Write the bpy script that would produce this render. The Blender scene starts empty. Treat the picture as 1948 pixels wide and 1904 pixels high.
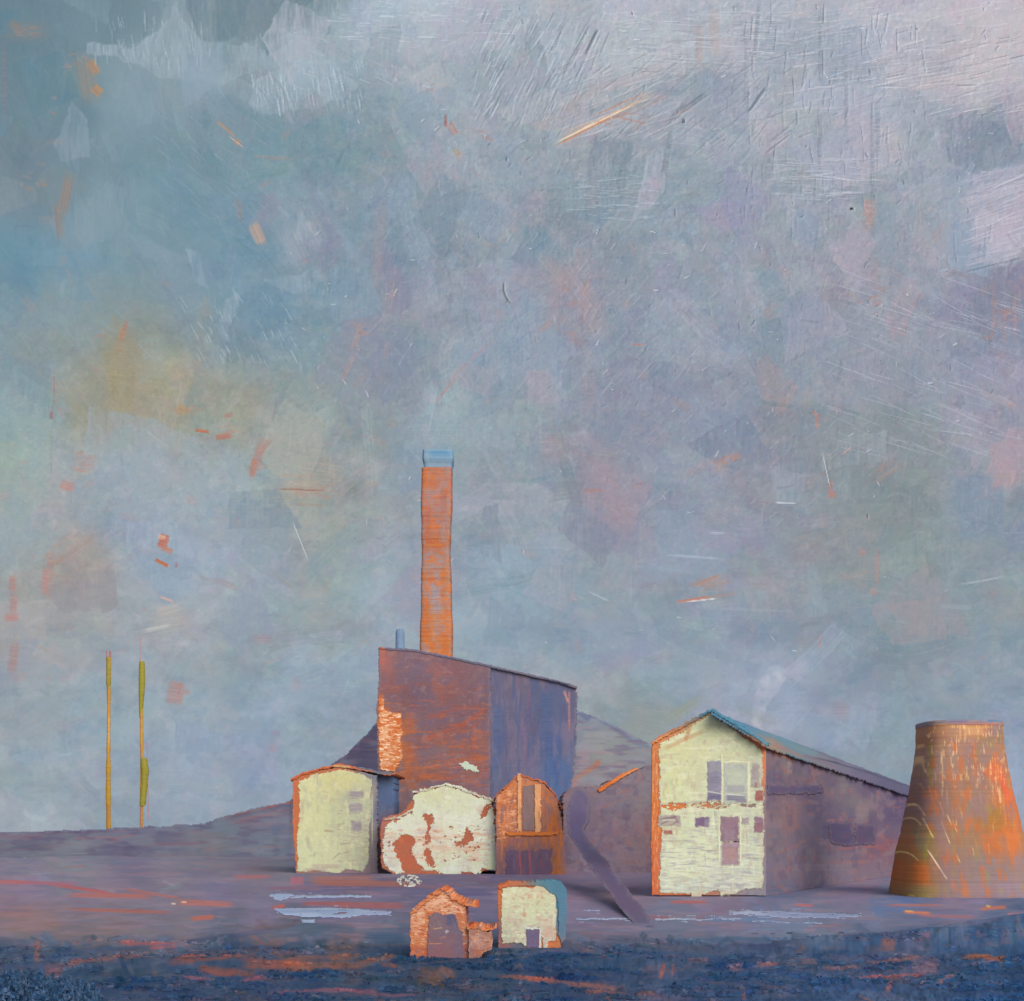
import bpy, math
import numpy as np
from mathutils import Vector

scene = bpy.context.scene
col = scene.collection
R = math.radians

# ------------------------------------------------------------------ camera, sky light, sun
CAM_H = 8.8          # eye height above the flat ground, metres
F, S = 1400.0, 1024 / 1948.0
cam_d = bpy.data.cameras.new("camera")
cam = bpy.data.objects.new("camera", cam_d)
col.objects.link(cam)
cam.location = (0, 0, CAM_H)
cam.rotation_euler = (R(90), 0, 0)
cam_d.sensor_width = 36
cam_d.lens = 36 * F / 1024
cam_d.shift_y = (1580 * S - 500.5) / 1024
cam_d.clip_start = 0.5
cam_d.clip_end = 25000
scene.camera = cam

SUN_EL, SUN_AZ = 30, 154          # azimuth measured clockwise from +Y: behind the viewer
world = bpy.data.worlds.new("World")
scene.world = world
world.use_nodes = True
wn = world.node_tree
bg = wn.nodes["Background"]
sk = wn.nodes.new("ShaderNodeTexSky")
sk.sky_type = 'NISHITA'
sk.sun_disc = False
sk.sun_elevation = R(SUN_EL)
sk.sun_rotation = R(SUN_AZ)
sk.dust_density = 1.0
wn.links.new(sk.outputs[0], bg.inputs[0])
bg.inputs[1].default_value = 0.15
sd = bpy.data.lights.new("sun", 'SUN')
sd.energy = 2.1
sd.angle = R(40)
sd.color = (1.0, 0.955, 0.90)
sun = bpy.data.objects.new("sun", sd)
col.objects.link(sun)
dv = Vector((math.sin(R(SUN_AZ)) * math.cos(R(SUN_EL)), math.cos(R(SUN_AZ)) * math.cos(R(SUN_EL)), math.sin(R(SUN_EL))))
sun.rotation_euler = dv.to_track_quat('Z', 'Y').to_euler()
sun.location = (-60, -80, 90)
scene.view_settings.view_transform = 'Standard'
scene.view_settings.look = 'None'
scene.view_settings.exposure = 0.0
scene.view_settings.gamma = 1.0
scene.cycles.volume_bounces = 4

# ------------------------------------------------------------------ noise and paint
rng = np.random.default_rng(7)


def smooth(t):
    t = np.clip(t, 0, 1)
    return t * t * (3 - 2 * t)


def vnoise(shape, sx, sy, seed):
    """value noise, cell sx by sy samples, range -1..1"""
    g = np.random.default_rng(seed)
    h, w = shape
    gy, gx = int(h / sy) + 3, int(w / sx) + 3
    a = g.uniform(-1, 1, (gy, gx))
    yy = np.arange(h) / sy + g.uniform(0, 1)
    xx = np.arange(w) / sx + g.uniform(0, 1)
    iy = yy.astype(int); fy = smooth(yy - iy)[:, None]
    ix = xx.astype(int); fx = smooth(xx - ix)[None, :]
    iy = np.minimum(iy, gy - 2); ix = np.minimum(ix, gx - 2)
    a00 = a[np.ix_(iy, ix)]; a01 = a[np.ix_(iy, ix + 1)]
    a10 = a[np.ix_(iy + 1, ix)]; a11 = a[np.ix_(iy + 1, ix + 1)]
    return (a00 * (1 - fx) + a01 * fx) * (1 - fy) + (a10 * (1 - fx) + a11 * fx) * fy


def fbm(shape, sx, sy, seed, octv=3):
    out = np.zeros(shape); amp = 1.0; tot = 0
    for k in range(octv):
        out += amp * vnoise(shape, max(sx / 2 ** k, 1.01), max(sy / 2 ** k, 1.01), seed * 31 + k)
        tot += amp; amp *= 0.55
    return out / tot


def inside(px, py, pts):
    r = np.zeros(px.shape, bool)
    n = len(pts)
    for i in range(n):
        x0, y0 = pts[i]; x1, y1 = pts[(i + 1) % n]
        if y0 == y1:
            continue
        c = ((y0 > py) != (y1 > py)) & (px < (x1 - x0) * (py - y0) / (y1 - y0) + x0)
        r ^= c
    return r


class Canvas:
    """a rectangle of pigment; x, y count the same units as the picture plan (1948 x 1904)"""
    def __init__(s, x0, y0, x1, y1, r, base=(128, 128, 128), seed=1):
        s.x0, s.y0, s.r = x0, y0, r
        s.w = int(round((x1 - x0) / r)) + 1
        s.h = int(round((y1 - y0) / r)) + 1
        s.c = np.empty((s.h, s.w, 3)); s.c[:] = np.array(base) / 255.0
        s.g = np.random.default_rng(seed); s.seed = seed; s.fs = 500.0
        s.X, s.Y = np.meshgrid(x0 + np.arange(s.w) * r, y0 + np.arange(s.h) * r)

    def field(s, pts, pw=3.2):
        step = 8
        X = s.X[::step, ::step]; Y = s.Y[::step, ::step]
        acc = np.zeros(X.shape + (3,)); tot = np.zeros(X.shape)
        wx = X + 30 * fbm(X.shape, 12, 12, s.seed + 5); wy = Y + 20 * fbm(X.shape, 12, 12, s.seed + 6)
        for x, y, c in pts:
            w = 1.0 / (((wx - x) ** 2 + (wy - y) ** 2) + s.fs) ** (pw / 2)
            acc += w[..., None] * np.array(c) / 255.0; tot += w
        f = acc / tot[..., None]
        jy = np.minimum(np.arange(s.h) / step, f.shape[0] - 1.001); jx = np.minimum(np.arange(s.w) / step, f.shape[1] - 1.001)
        iy = jy.astype(int); ix = jx.astype(int); fy = (jy - iy)[:, None, None]; fx = (jx - ix)[None, :, None]
        s.c = ((f[np.ix_(iy, ix)] * (1 - fx) + f[np.ix_(iy, ix + 1)] * fx) * (1 - fy)
               + (f[np.ix_(iy + 1, ix)] * (1 - fx) + f[np.ix_(iy + 1, ix + 1)] * fx) * fy)

    def mottle(s, amp, sx, sy, tint=(1, 1, 1), octv=3):
        s.seed += 17
        n = fbm((s.h, s.w), sx / s.r, sy / s.r, s.seed, octv)
        s.c += n[..., None] * np.array(tint) * amp

    def blend(s, rgb, a, sx, sy, lo=0.1, hi=0.5, where=None):
        """scumble: patches of a second pigment where a noise is high"""
        s.seed += 13
        n = fbm((s.h, s.w), sx / s.r, sy / s.r, s.seed, 4)
        m = smooth((n - lo) / (hi - lo)) * a
        if where is not None:
            m = m * where
        s.c = s.c * (1 - m[..., None]) + np.array(rgb) / 255.0 * m[..., None]

    def stroke(s, x, y, L, W, ang, rgb, a=0.8, soft=0.25, br=0.5, curve=0.0, jit=0.03):
        """one pull of a brush: half length L, half width W, ragged dry ends, bristle streaks"""
        rad = (abs(L) + W) * 1.15 + abs(curve) * L * L
        i0 = max(int((y - rad - s.y0) / s.r), 0); i1 = min(int((y + rad - s.y0) / s.r) + 2, s.h)
        j0 = max(int((x - rad - s.x0) / s.r), 0); j1 = min(int((x + rad - s.x0) / s.r) + 2, s.w)
        if i1 <= i0 or j1 <= j0:
            return
        dx = s.X[i0:i1, j0:j1] - x; dy = s.Y[i0:i1, j0:j1] - y
        ca, sa = math.cos(R(ang)), math.sin(R(ang))
        u = (dx * ca + dy * sa); v = (-dx * sa + dy * ca) + curve * u * u
        nb = max(4, int(2 * W / max(s.r * 0.9, 0.7)) + 2)
        t = np.clip((v / W + 1) / 2, 0, 0.9999) * (nb - 1)
        it = t.astype(int); ft = t - it
        e = s.g.uniform(-1, 1, nb); q = s.g.uniform(-1, 1, nb); al = s.g.uniform(0, 1, nb)
        ev = e[it] * (1 - ft) + e[it + 1] * ft
        qv = q[it] * (1 - ft) + q[it + 1] * ft
        av = al[it] * (1 - ft) + al[it + 1] * ft
        sf = max(soft, 0.03)
        m = smooth((1 - np.abs(v) / W) / sf) * smooth((1 - np.abs(u) / L + 0.18 * ev * br) / sf)
        wav = 0.5 + 0.5 * np.sin(u / L * 3 + ev * 5 + x)
        m = m * a * (1 - br * (0.55 * av + 0.45 * av * wav))
        c = np.array(rgb) / 255.0 + jit * qv[..., None]
        sub = s.c[i0:i1, j0:j1]
        s.c[i0:i1, j0:j1] = sub * (1 - m[..., None]) + c * m[..., None]

    def many(s, lst):
        for t in lst:
            s.stroke(*t)

    def at(s, x, y):
        i = int(np.clip((y - s.y0) / s.r, 0, s.h - 1)); j = int(np.clip((x - s.x0) / s.r, 0, s.w - 1))
        return s.c[i, j] * 255

    def dabs(s, n, L, W, ang=0, aj=30, jit=8, a=0.6, soft=0.4, br=0.6, hue=((0, 0, 0),), box=None, angf=None):
        x0, y0, x1, y1 = box or (s.x0, s.y0, s.x0 + s.w * s.r, s.y0 + s.h * s.r)
        for k in range(n):
            x = s.g.uniform(x0, x1); y = s.g.uniform(y0, y1)
            o = s.g.normal(0, L * 0.6, 2)
            c = s.at(x + o[0], y + o[1]) + s.g.normal(0, jit) + s.g.normal(0, jit * 0.4, 3) + np.array(hue[s.g.integers(len(hue))])
            th = (angf(x, y) if angf else ang) + s.g.normal(0, aj)
            k2 = s.g.uniform(0.5, 1.3)
            s.stroke(x, y, L * k2, W * s.g.uniform(0.5, 1.3), th, c, a * s.g.uniform(0.4, 1), soft, br, s.g.normal(0, 0.15) / L, 0.02)

    def poly(s, pts, rgb, a=1.0, rag=2.0, sc=8.0, soft=2):
        xs_ = [p[0] for p in pts]; ys_ = [p[1] for p in pts]; pad = rag * 2 + 8
        i0 = max(int((min(ys_) - pad - s.y0) / s.r), 0); i1 = min(int((max(ys_) + pad - s.y0) / s.r) + 1, s.h)
        j0 = max(int((min(xs_) - pad - s.x0) / s.r), 0); j1 = min(int((max(xs_) + pad - s.x0) / s.r) + 1, s.w)
        if i1 - i0 < 4 or j1 - j0 < 4: return
        sh = (i1 - i0, j1 - j0); s.seed += 11; q = sc / s.r
        X = s.X[i0:i1, j0:j1]; Y = s.Y[i0:i1, j0:j1]
        m = inside(X + rag * fbm(sh, q, q, s.seed, 4), Y + rag * fbm(sh, q, q, s.seed + 3, 4), pts).astype(float)
        for k in range(soft):
            m = (m + np.roll(m, 1, 0) + np.roll(m, 1, 1) + np.roll(np.roll(m, 1, 0), 1, 1)) / 4
        m *= a * np.clip(0.75 + 0.8 * fbm(sh, 34 / s.r, 60 / s.r, s.seed + 40, 3) + 0.35 * vnoise(sh, 2.2, 24 / s.r, s.seed + 41), 0.08, 1.1)
        s.c[i0:i1, j0:j1] = s.c[i0:i1, j0:j1] * (1 - m[..., None]) + np.array(rgb) / 255.0 * m[..., None]

    def fray(s, m, rgb, w, a=0.7):
        """colour of the surroundings painted over the edge: mist on outlines, smudges on windows"""
        b = m.astype(float); k = max(1, int(w / s.r))
        for ax in (0, 1):
            cs = np.cumsum(np.pad(b, [(k + 1, k) if q == ax else (0, 0) for q in (0, 1)], mode='edge'), axis=ax)
            n = b.shape[ax]
            b = (np.take(cs, np.arange(2 * k + 1, 2 * k + 1 + n), ax) - np.take(cs, np.arange(0, n), ax)) / (2 * k + 1)
        t = np.clip((1 - b) * 2, 0, 1)
        s.seed += 5
        n1 = fbm(b.shape, 10 / s.r, 10 / s.r, s.seed, 3); n2 = fbm(b.shape, 2.4, 2.0, s.seed + 1, 2)
        t = smooth(t + 0.7 * n1 + 0.35 * n2 - 0.1) * a * (t > 0.02)
        s.c = s.c * (1 - t[..., None]) + np.array(rgb) / 255.0 * t[..., None]
        return m

    def mask(s, pts, rag=2.0, sc=8.0):
        s.seed += 11
        q = sc / s.r
        nx = fbm((s.h, s.w), q, q, s.seed, 3); ny = fbm((s.h, s.w), q, q, s.seed + 3, 3)
        g2 = np.random.default_rng(s.seed)
        fine = 0.5 if rag > 0.9 else 0
        f1 = vnoise((s.h, s.w), max(3.2 / s.r, 1.01), max(1.6 / s.r, 1.01), s.seed + 5); f2 = vnoise((s.h, s.w), max(1.6 / s.r, 1.01), max(2.6 / s.r, 1.01), s.seed + 6)
        nx = nx + fine * f1; ny = ny + fine * f2
        return inside(s.X + rag * nx, s.Y + rag * ny, pts)

    def linear(s):
        c = np.clip(s.c, 0.01, 1)
        return np.where(c <= 0.04045, c / 12.92, ((c + 0.055) / 1.055) ** 2.4)


# ------------------------------------------------------------------ materials
def pigment(name, rough=0.8, bump=0.25, sx=1.0, sy=1.0, sz=1.0, scale=2.0, gain=1.0, var=0.10, spec=0.25):
    """colour laid on by the builder (attribute), broken up by procedural bristle noise and relief"""
    m = bpy.data.materials.new(name); m.use_nodes = True
    n = m.node_tree.nodes; l = m.node_tree.links
    b = n["Principled BSDF"]; b.inputs["Roughness"].default_value = rough
    b.inputs["Specular IOR Level"].default_value = spec
    at = n.new("ShaderNodeAttribute"); at.attribute_name = "pigment"
    tc = n.new("ShaderNodeTexCoord"); mp = n.new("ShaderNodeMapping"); mp.inputs["Scale"].default_value = (sx, sy, sz)
    nz = n.new("ShaderNodeTexNoise"); nz.inputs["Scale"].default_value = scale; nz.inputs["Detail"].default_value = 5
    nz.inputs["Roughness"].default_value = 0.65
    l.new(tc.outputs["Object"], mp.inputs[0]); l.new(mp.outputs[0], nz.inputs["Vector"])
    mr = n.new("ShaderNodeMapRange"); mr.inputs["From Min"].default_value = 0.3; mr.inputs["From Max"].default_value = 0.7
    mr.inputs["To Min"].default_value = (1 - var) * gain; mr.inputs["To Max"].default_value = (1 + var) * gain
    l.new(nz.outputs["Fac"], mr.inputs["Value"])
    vm = n.new("ShaderNodeVectorMath"); vm.operation = 'SCALE'
    l.new(at.outputs["Color"], vm.inputs[0]); l.new(mr.outputs[0], vm.inputs["Scale"])
    l.new(vm.outputs[0], b.inputs["Base Color"])
    bp = n.new("ShaderNodeBump"); bp.inputs["Strength"].default_value = bump; bp.inputs["Distance"].default_value = 0.3
    l.new(nz.outputs["Fac"], bp.inputs["Height"]); l.new(bp.outputs[0], b.inputs["Normal"])
    return m


K = 1.0
M_wall = pigment("weathered_render", 0.75, 0.25, 1, 1, 0.8, 1.6, K, 0.06)
M_brick = pigment("orange_brick", 0.8, 0.3, 0.8, 1, 1.6, 1.8, K, 0.10)
M_roof = pigment("old_roofing", 0.7, 0.25, 1, 1, 1, 1.2, K, 0.12)
M_small = pigment("limewash", 0.8, 0.25, 1, 1, 2.2, 4.0, K, 0.08)
M_ground = pigment("rough_ground", 0.95, 0.2, 0.35, 0.12, 1, 1.2, K * 1.2, 0.07)
M_hill = pigment("spoil_slopes", 0.9, 0.25, 0.1, 0.1, 0.5, 0.9, K * 1.05, 0.06)
M_water = pigment("still_water", 0.35, 0.1, 0.2, 0.1, 1, 1.0, K, 0.05, 0.5)
M_tower = pigment("streaked_concrete", 0.85, 0.1, 1.2, 1.2, 0.2, 1.0, K, 0.06)
M_chim = pigment("chimney_brick", 0.85, 0.12, 1, 1, 0.8, 0.9, K, 0.06)
M_metal = pigment("painted_steel", 0.75, 0.05, 1, 1, 0.3, 1.5, K, 0.08)

m_sky = bpy.data.materials.new("sky_light"); m_sky.use_nodes = True
nt = m_sky.node_tree; nt.nodes.clear()
out = nt.nodes.new("ShaderNodeOutputMaterial"); em = nt.nodes.new("ShaderNodeEmission")
at = nt.nodes.new("ShaderNodeAttribute"); at.attribute_name = "pigment"
tc = nt.nodes.new("ShaderNodeTexCoord")
mp = nt.nodes.new("ShaderNodeMapping"); mp.inputs["Scale"].default_value = (1, 1, 1); mp.inputs["Rotation"].default_value = (0, R(25), 0)
mp.inputs["Scale"].default_value = (0.35, 1, 1)
nz = nt.nodes.new("ShaderNodeTexNoise"); nz.inputs["Scale"].default_value = 0.09; nz.inputs["Detail"].default_value = 6; nz.inputs["Roughness"].default_value = 0.7
nt.links.new(tc.outputs["Object"], mp.inputs[0]); nt.links.new(mp.outputs[0], nz.inputs["Vector"])
mr = nt.nodes.new("ShaderNodeMapRange"); mr.inputs["From Min"].default_value = 0.3; mr.inputs["From Max"].default_value = 0.7
mr.inputs["To Min"].default_value = 0.98; mr.inputs["To Max"].default_value = 1.02
nt.links.new(nz.outputs["Fac"], mr.inputs["Value"])
nt.links.new(at.outputs["Color"], em.inputs["Color"]); nt.links.new(mr.outputs[0], em.inputs["Strength"])
nt.links.new(em.outputs[0], out.inputs[0])
try:
    m_sky.cycles.emission_sampling = 'NONE'
except Exception:
    pass


# ------------------------------------------------------------------ mesh helpers
def kx(x): return (np.asarray(x, float) - 974) * S / F
def kz(y): return (1580 - np.asarray(y, float)) * S / F
def W(x, y, Y): return np.array([float(kx(x)) * Y, Y, CAM_H + float(kz(y)) * Y])


def front(Y):
    return lambda x, y: (kx(x) * Y, np.full(np.shape(x), float(Y)), CAM_H + kz(y) * Y)


def plane(p0, p1, p2, push=0.0):
    p0, p1, p2 = map(np.asarray, (p0, p1, p2))
    n = np.cross(p1 - p0, p2 - p0); n = n / np.linalg.norm(n)
    if n[1] > 0: n = -n
    p0 = p0 + n * push
    d = n @ (p0 - np.array([0, 0, CAM_H]))
    def f(x, y):
        a, b = kx(x), kz(y)
        t = d / (n[0] * a + n[1] + n[2] * b)
        return a * t, t + 0 * a, CAM_H + b * t
    return f


def on_ground(h):
    def f(x, y):
        t = (h - CAM_H) / kz(y)
        return kx(x) * t, t + 0 * kx(x), np.full(np.shape(x), float(h))
    return f


def make_mesh(name, co, faces4, colr, mat, parent=None, smooth_=False):
    me = bpy.data.meshes.new(name)
    n, f = len(co), len(faces4)
    base = np.array(parent.location) if parent is not None else np.zeros(3)
    if parent is not None and parent.parent is not None:
        pass
    off = np.zeros(3)
    q = parent
    while q is not None:
        off += np.array(q.location); q = q.parent
    me.vertices.add(n); me.vertices.foreach_set("co", (co - off).astype(np.float32).ravel())
    me.loops.add(f * 4); me.loops.foreach_set("vertex_index", faces4.astype(np.int32).ravel())
    me.polygons.add(f); me.polygons.foreach_set("loop_start", (np.arange(f) * 4).astype(np.int32))
    try:
        me.polygons.foreach_set("loop_total", np.full(f, 4, np.int32))
    except Exception:
        pass
    if smooth_:
        me.polygons.foreach_set("use_smooth", np.ones(f, bool))
    me.update(calc_edges=True)
    a = me.attributes.new("pigment", 'FLOAT_COLOR', 'POINT')
    c4 = np.ones((n, 4), np.float32); c4[:, :3] = colr
    a.data.foreach_set("color", c4.ravel())
    me.validate()
    me.materials.append(mat)
    o = bpy.data.objects.new(name, me); col.objects.link(o)
    if parent is not None:
        o.parent = parent
    return o


def panel(name, C, m, surf, deep, mat, parent=None):
    """the masked cells of a canvas become a solid slab: painted face plus walls running back by the vector deep"""
    X, Y, Z = surf(C.X, C.Y)
    co = np.stack([X, Y, Z], -1).reshape(-1, 3)
    lin = C.linear().reshape(-1, 3)
    cm = m[:-1, :-1]
    h, w = cm.shape
    i, j = np.nonzero(cm)
    idx = lambda a, b: a * C.w + b
    fr = np.stack([idx(i, j), idx(i + 1, j), idx(i + 1, j + 1), idx(i, j + 1)], 1)
    pad = np.pad(cm, 1)
    sk_ = []
    for di, dj, a, b in ((-1, 0, (0, 1), (0, 0)), (1, 0, (1, 0), (1, 1)), (0, -1, (0, 0), (1, 0)), (0, 1, (1, 1), (0, 1))):
        nb = pad[1 + di:1 + di + h, 1 + dj:1 + dj + w]
        ii, jj = np.nonzero(cm & ~nb)
        sk_.append(np.stack([idx(ii + a[0], jj + a[1]), idx(ii + b[0], jj + b[1])], 1))
    e = np.concatenate(sk_)
    used = np.zeros(C.w * C.h, bool); used[fr.ravel()] = True
    new = -np.ones(C.w * C.h, int); new[used] = np.arange(used.sum())
    nf = int(used.sum())
    bu = np.zeros(C.w * C.h, bool); bu[e.ravel()] = True
    newb = -np.ones(C.w * C.h, int); newb[bu] = nf + np.arange(bu.sum())
    sk4 = np.stack([new[e[:, 0]], newb[e[:, 0]], newb[e[:, 1]], new[e[:, 1]]], 1)
    cos = np.concatenate([co[used], co[bu] + np.array(deep, float)])
    # the walls running back take the body colour, not the ragged edge
    cl = np.concatenate([lin[used], lin[bu]])
    return make_mesh(name, cos, np.concatenate([new[fr], sk4]), cl, mat, parent)


def revolve(name, C, prof, cx, Y0, mat, parent=None, nt_=160, wob=0.0, seed=3, squash=1.0, pw=2.0):
    """a turned shape; prof = [(y, half width)] top to bottom in plan units at distance Y0"""
    ys = np.arange(prof[0][0], prof[-1][0] + C.r, C.r)
    rr = np.interp(ys, [p[0] for p in prof], [p[1] for p in prof])
    if wob:
        rr = rr + wob * fbm((len(ys), 1), 2, 26, seed, 4)[:, 0] + .35 * wob * fbm((len(ys), 1), 2, 3.5, seed + 1, 2)[:, 0]
    cxs = cx if np.isscalar(cx) else np.interp(ys, [p[0] for p in cx], [p[1] for p in cx])
    cxs = np.broadcast_to(cxs, ys.shape)
    th = np.linspace(0, 2 * np.pi, nt_, endpoint=False)
    if pw > 2:      # space the columns evenly round the rounded-square section
        td = np.linspace(0, 2 * np.pi, 40001)
        sx = np.sign(np.sin(td)) * np.abs(np.sin(td)) ** (2 / pw); sy_ = np.sign(np.cos(td)) * np.abs(np.cos(td)) ** (2 / pw)
        al = np.concatenate([[0], np.cumsum(np.hypot(np.diff(sx), np.diff(sy_)))])
        th = np.interp(np.linspace(0, al[-1], nt_, endpoint=False), al, td)
    T, YY = np.meshgrid(th, ys); RR = rr[:, None] * np.ones_like(T); CX = cxs[:, None] * np.ones_like(T)
    sn = np.sign(np.sin(T)) * np.abs(np.sin(T)) ** (2 / pw); cs_ = np.sign(np.cos(T)) * np.abs(np.cos(T)) ** (2 / pw)
    px = CX + RR * sn
    mpu = S * Y0 / F
    X = (px - 974) * mpu; Yw = Y0 - RR * cs_ * mpu * squash; Z = CAM_H + (1580 - YY) * mpu
    fi = np.clip((YY - C.y0) / C.r, 0, C.h - 1.001); fj = np.clip((px - C.x0) / C.r, 0, C.w - 1.001)
    ii = fi.astype(int); jj = fj.astype(int); fi = (fi - ii)[..., None]; fj = (fj - jj)[..., None]; Q = C.linear()
    lin = (Q[ii, jj] * (1 - fj) + Q[ii, jj + 1] * fj) * (1 - fi) + (Q[ii + 1, jj] * (1 - fj) + Q[ii + 1, jj + 1] * fj) * fi
    n, k = T.shape
    a = np.arange(n - 1)[:, None] * k; b = np.arange(k)[None, :]; b2 = (b + 1) % k
    f = np.stack([a + b, a + k + b, a + k + b2, a + b2], -1).reshape(-1, 4)
    co = np.stack([X, Yw, Z], -1).reshape(-1, 3); cl = lin.reshape(-1, 3)
    return make_mesh(name, co, f, cl, mat, parent, True)


def thing(name, label, cat, loc, group=None):
    o = bpy.data.objects.new(name, None); col.objects.link(o)
    o.location = [float(v) for v in loc]; o.empty_display_size = 2
    o["label"] = label; o["category"] = cat
    if group: o["group"] = group
    return o


def part(o, label):
    o["label"] = label
    return o


def band(pts, t0, t1):
    """a strip following the polyline pts, from t0 above it to t1 below it"""
    return [(x, y - t0) for x, y in pts] + [(x, y + t1) for x, y in reversed(pts)]


def small(x0, y0, x1, y1, r, rgb, seed):
    return Canvas(x0, y0, x1, y1, r, rgb, seed)


# ------------------------------------------------------------------ sky
sky = Canvas(-260, -220, 2210, 1700, 1.8, seed=11)
G = [
 (50,50,(104,132,145)),(250,30,(110,136,147)),(330,70,(140,160,170)),(480,60,(118,140,149)),(420,120,(148,168,178)),(580,20,(112,134,144)),(560,140,(160,178,190)),
 (690,40,(172,188,198)),(820,30,(176,188,200)),(850,150,(155,170,180)),(1050,60,(168,181,190)),(960,120,(150,168,178)),(1250,50,(172,181,191)),(1450,70,(170,179,189)),
 (1700,50,(180,184,194)),(1900,50,(192,190,196)),(1900,150,(184,184,192)),(1600,120,(165,176,186)),
 (100,200,(110,138,150)),(60,350,(116,138,150)),(300,180,(135,158,168)),(300,290,(118,148,160)),(420,250,(112,142,154)),(560,200,(135,158,168)),
 (600,280,(122,148,160)),(750,250,(132,154,164)),(900,300,(145,160,170)),(1100,230,(152,166,176)),(1100,330,(138,156,166)),(1300,230,(152,167,177)),(1500,200,(158,170,180)),
 (1750,250,(160,170,181)),(1890,260,(128,146,162)),(1900,400,(166,172,186)),(1850,480,(152,162,178)),
 (50,500,(104,142,160)),(200,450,(118,148,162)),(350,430,(116,146,160)),(480,480,(116,148,166)),(620,420,(132,152,166)),(700,480,(128,150,164)),(900,450,(140,158,170)),
 (1100,450,(132,152,166)),(1250,400,(140,158,170)),(1500,420,(146,159,171)),(1700,450,(146,158,170)),(1900,590,(134,142,160)),
 (50,650,(124,148,160)),(150,600,(128,150,158)),(220,690,(146,150,136)),(240,740,(156,152,130)),(400,600,(124,150,158)),(440,560,(118,150,170)),(520,600,(112,144,162)),(620,620,(128,154,166)),
 (750,650,(134,150,164)),(760,720,(134,145,162)),(900,600,(144,156,170)),(980,620,(142,164,180)),(900,700,(138,158,174)),(1080,560,(150,152,162)),(1180,650,(138,154,168)),
 (1300,700,(140,152,168)),(1450,600,(142,158,170)),(1600,650,(142,154,168)),(1900,700,(146,154,172)),(1750,700,(142,156,168)),
 (50,740,(130,150,158)),(40,850,(150,170,162)),(180,780,(150,150,134)),(300,740,(156,156,138)),(450,760,(148,155,144)),(600,800,(144,158,156)),(700,820,(142,155,160)),(850,790,(145,164,174)),
 (1000,830,(142,158,164)),(1180,800,(134,146,164)),(1100,880,(138,146,158)),(1350,800,(138,154,170)),(1550,800,(136,150,160)),(1700,820,(134,148,156)),(1850,780,(144,152,168)),
 (100,900,(158,164,170)),(260,900,(152,168,178)),(420,930,(152,168,176)),(580,900,(156,158,148)),(620,980,(148,160,156)),(740,930,(144,158,166)),(950,920,(144,160,168)),(1030,980,(142,158,166)),
 (1150,960,(142,144,158)),(1300,950,(136,148,164)),(1420,900,(144,150,162)),(1560,930,(134,146,152)),(1700,930,(132,146,148)),(1850,920,(142,154,166)),
 (50,1000,(148,164,168)),(50,1150,(150,156,160)),(130,1080,(158,152,148)),(260,1030,(152,166,180)),(350,1080,(152,170,186)),(500,1080,(148,164,174)),(620,1130,(146,160,160)),
 (740,1120,(142,162,176)),(950,1080,(140,160,176)),(1150,1100,(138,154,164)),(1250,1040,(140,158,174)),(1380,1080,(140,152,162)),(1500,1100,(136,148,160)),(1600,1050,(134,146,150)),
 (1720,1050,(130,146,148)),(1880,1100,(138,154,162)),(180,1200,(148,160,166)),(330,1190,(158,164,166)),
 (50,1300,(146,158,166)),(200,1350,(144,164,174)),(300,1300,(144,164,176)),(450,1250,(146,164,172)),(560,1300,(144,164,180)),(680,1320,(142,162,178)),(950,1180,(142,162,176)),(1100,1220,(140,158,174)),
 (1250,1280,(138,156,172)),(1400,1200,(138,154,172)),(1450,1320,(150,164,184)),(1600,1300,(134,150,166)),(1700,1200,(134,152,160)),(1850,1250,(136,154,166)),
 (60,1500,(146,164,174)),(350,1450,(144,162,178)),(500,1440,(142,158,178)),(620,1400,(138,156,170)),(1150,1330,(146,160,164)),(1200,1380,(138,152,154)),(1550,1400,(138,156,176)),
 (1700,1420,(132,152,164)),(1930,1430,(142,158,178)),(1930,1600,(142,156,176)),(1700,1600,(138,152,168)),(800,1500,(140,158,172)),
]
sky.fs = 2200.0
sky.field(G, 3.8)
def flow(x, y):
    if y < 420 and x > 850: return -35 + 20 * math.sin(x / 170.0)
    if y < 900: return 70 + 25 * math.sin(x / 210.0 + y / 160.0)
    return 15 * math.sin(x / 150.0)
HUE = ((0,0,0),(6,6,6),(9,1,-2),(-7,-2,2),(-5,-4,-5),(5,0,2))
sky.mottle(0.022, 120, 90)
sky.dabs(420, 70, 38, jit=5.5, aj=30, a=0.5, soft=0.6, br=0.35, hue=HUE, angf=flow)
SC = [(12,1,-2),(1,5,-2),(-9,-2,3),(13,12,11),(2,-5,0),(-13,-11,-9)]
def scumble(k, a, sx, sy, lo, hi, where=None):
    sky.seed += 13
    n = fbm((sky.h, sky.w), sx / sky.r, sy / sky.r, sky.seed, 4)
    m = smooth((n - lo) / (hi - lo)) * a * (1 if where is None else where)
    sky.c += m[..., None] * np.array(SC[k]) / 255.0
TL = smooth((700 - sky.X) / 500) * smooth((800 - sky.Y) / 400)
nTL = 1 - 0.85 * TL
for k, (sx, sy) in enumerate([(90,70),(110,60),(100,80),(80,60),(70,90),(90,60)]):
    scumble(k, 0.40, sx, sy, 0.05, 0.42, nTL)
sky.dabs(1300, 34, 14, jit=5.5, aj=34, a=0.42, soft=0.5, br=0.55, hue=HUE, angf=flow)
sky.dabs(520, 64, 17, jit=8, aj=24, a=0.42, soft=0.16, br=0.8, hue=HUE, angf=flow, box=(300, 0, 1948, 1250))
sky.dabs(160, 60, 17, jit=6, aj=30, a=0.34, soft=0.2, br=0.8, hue=HUE, angf=flow, box=(0, 0, 500, 1300))
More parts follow.
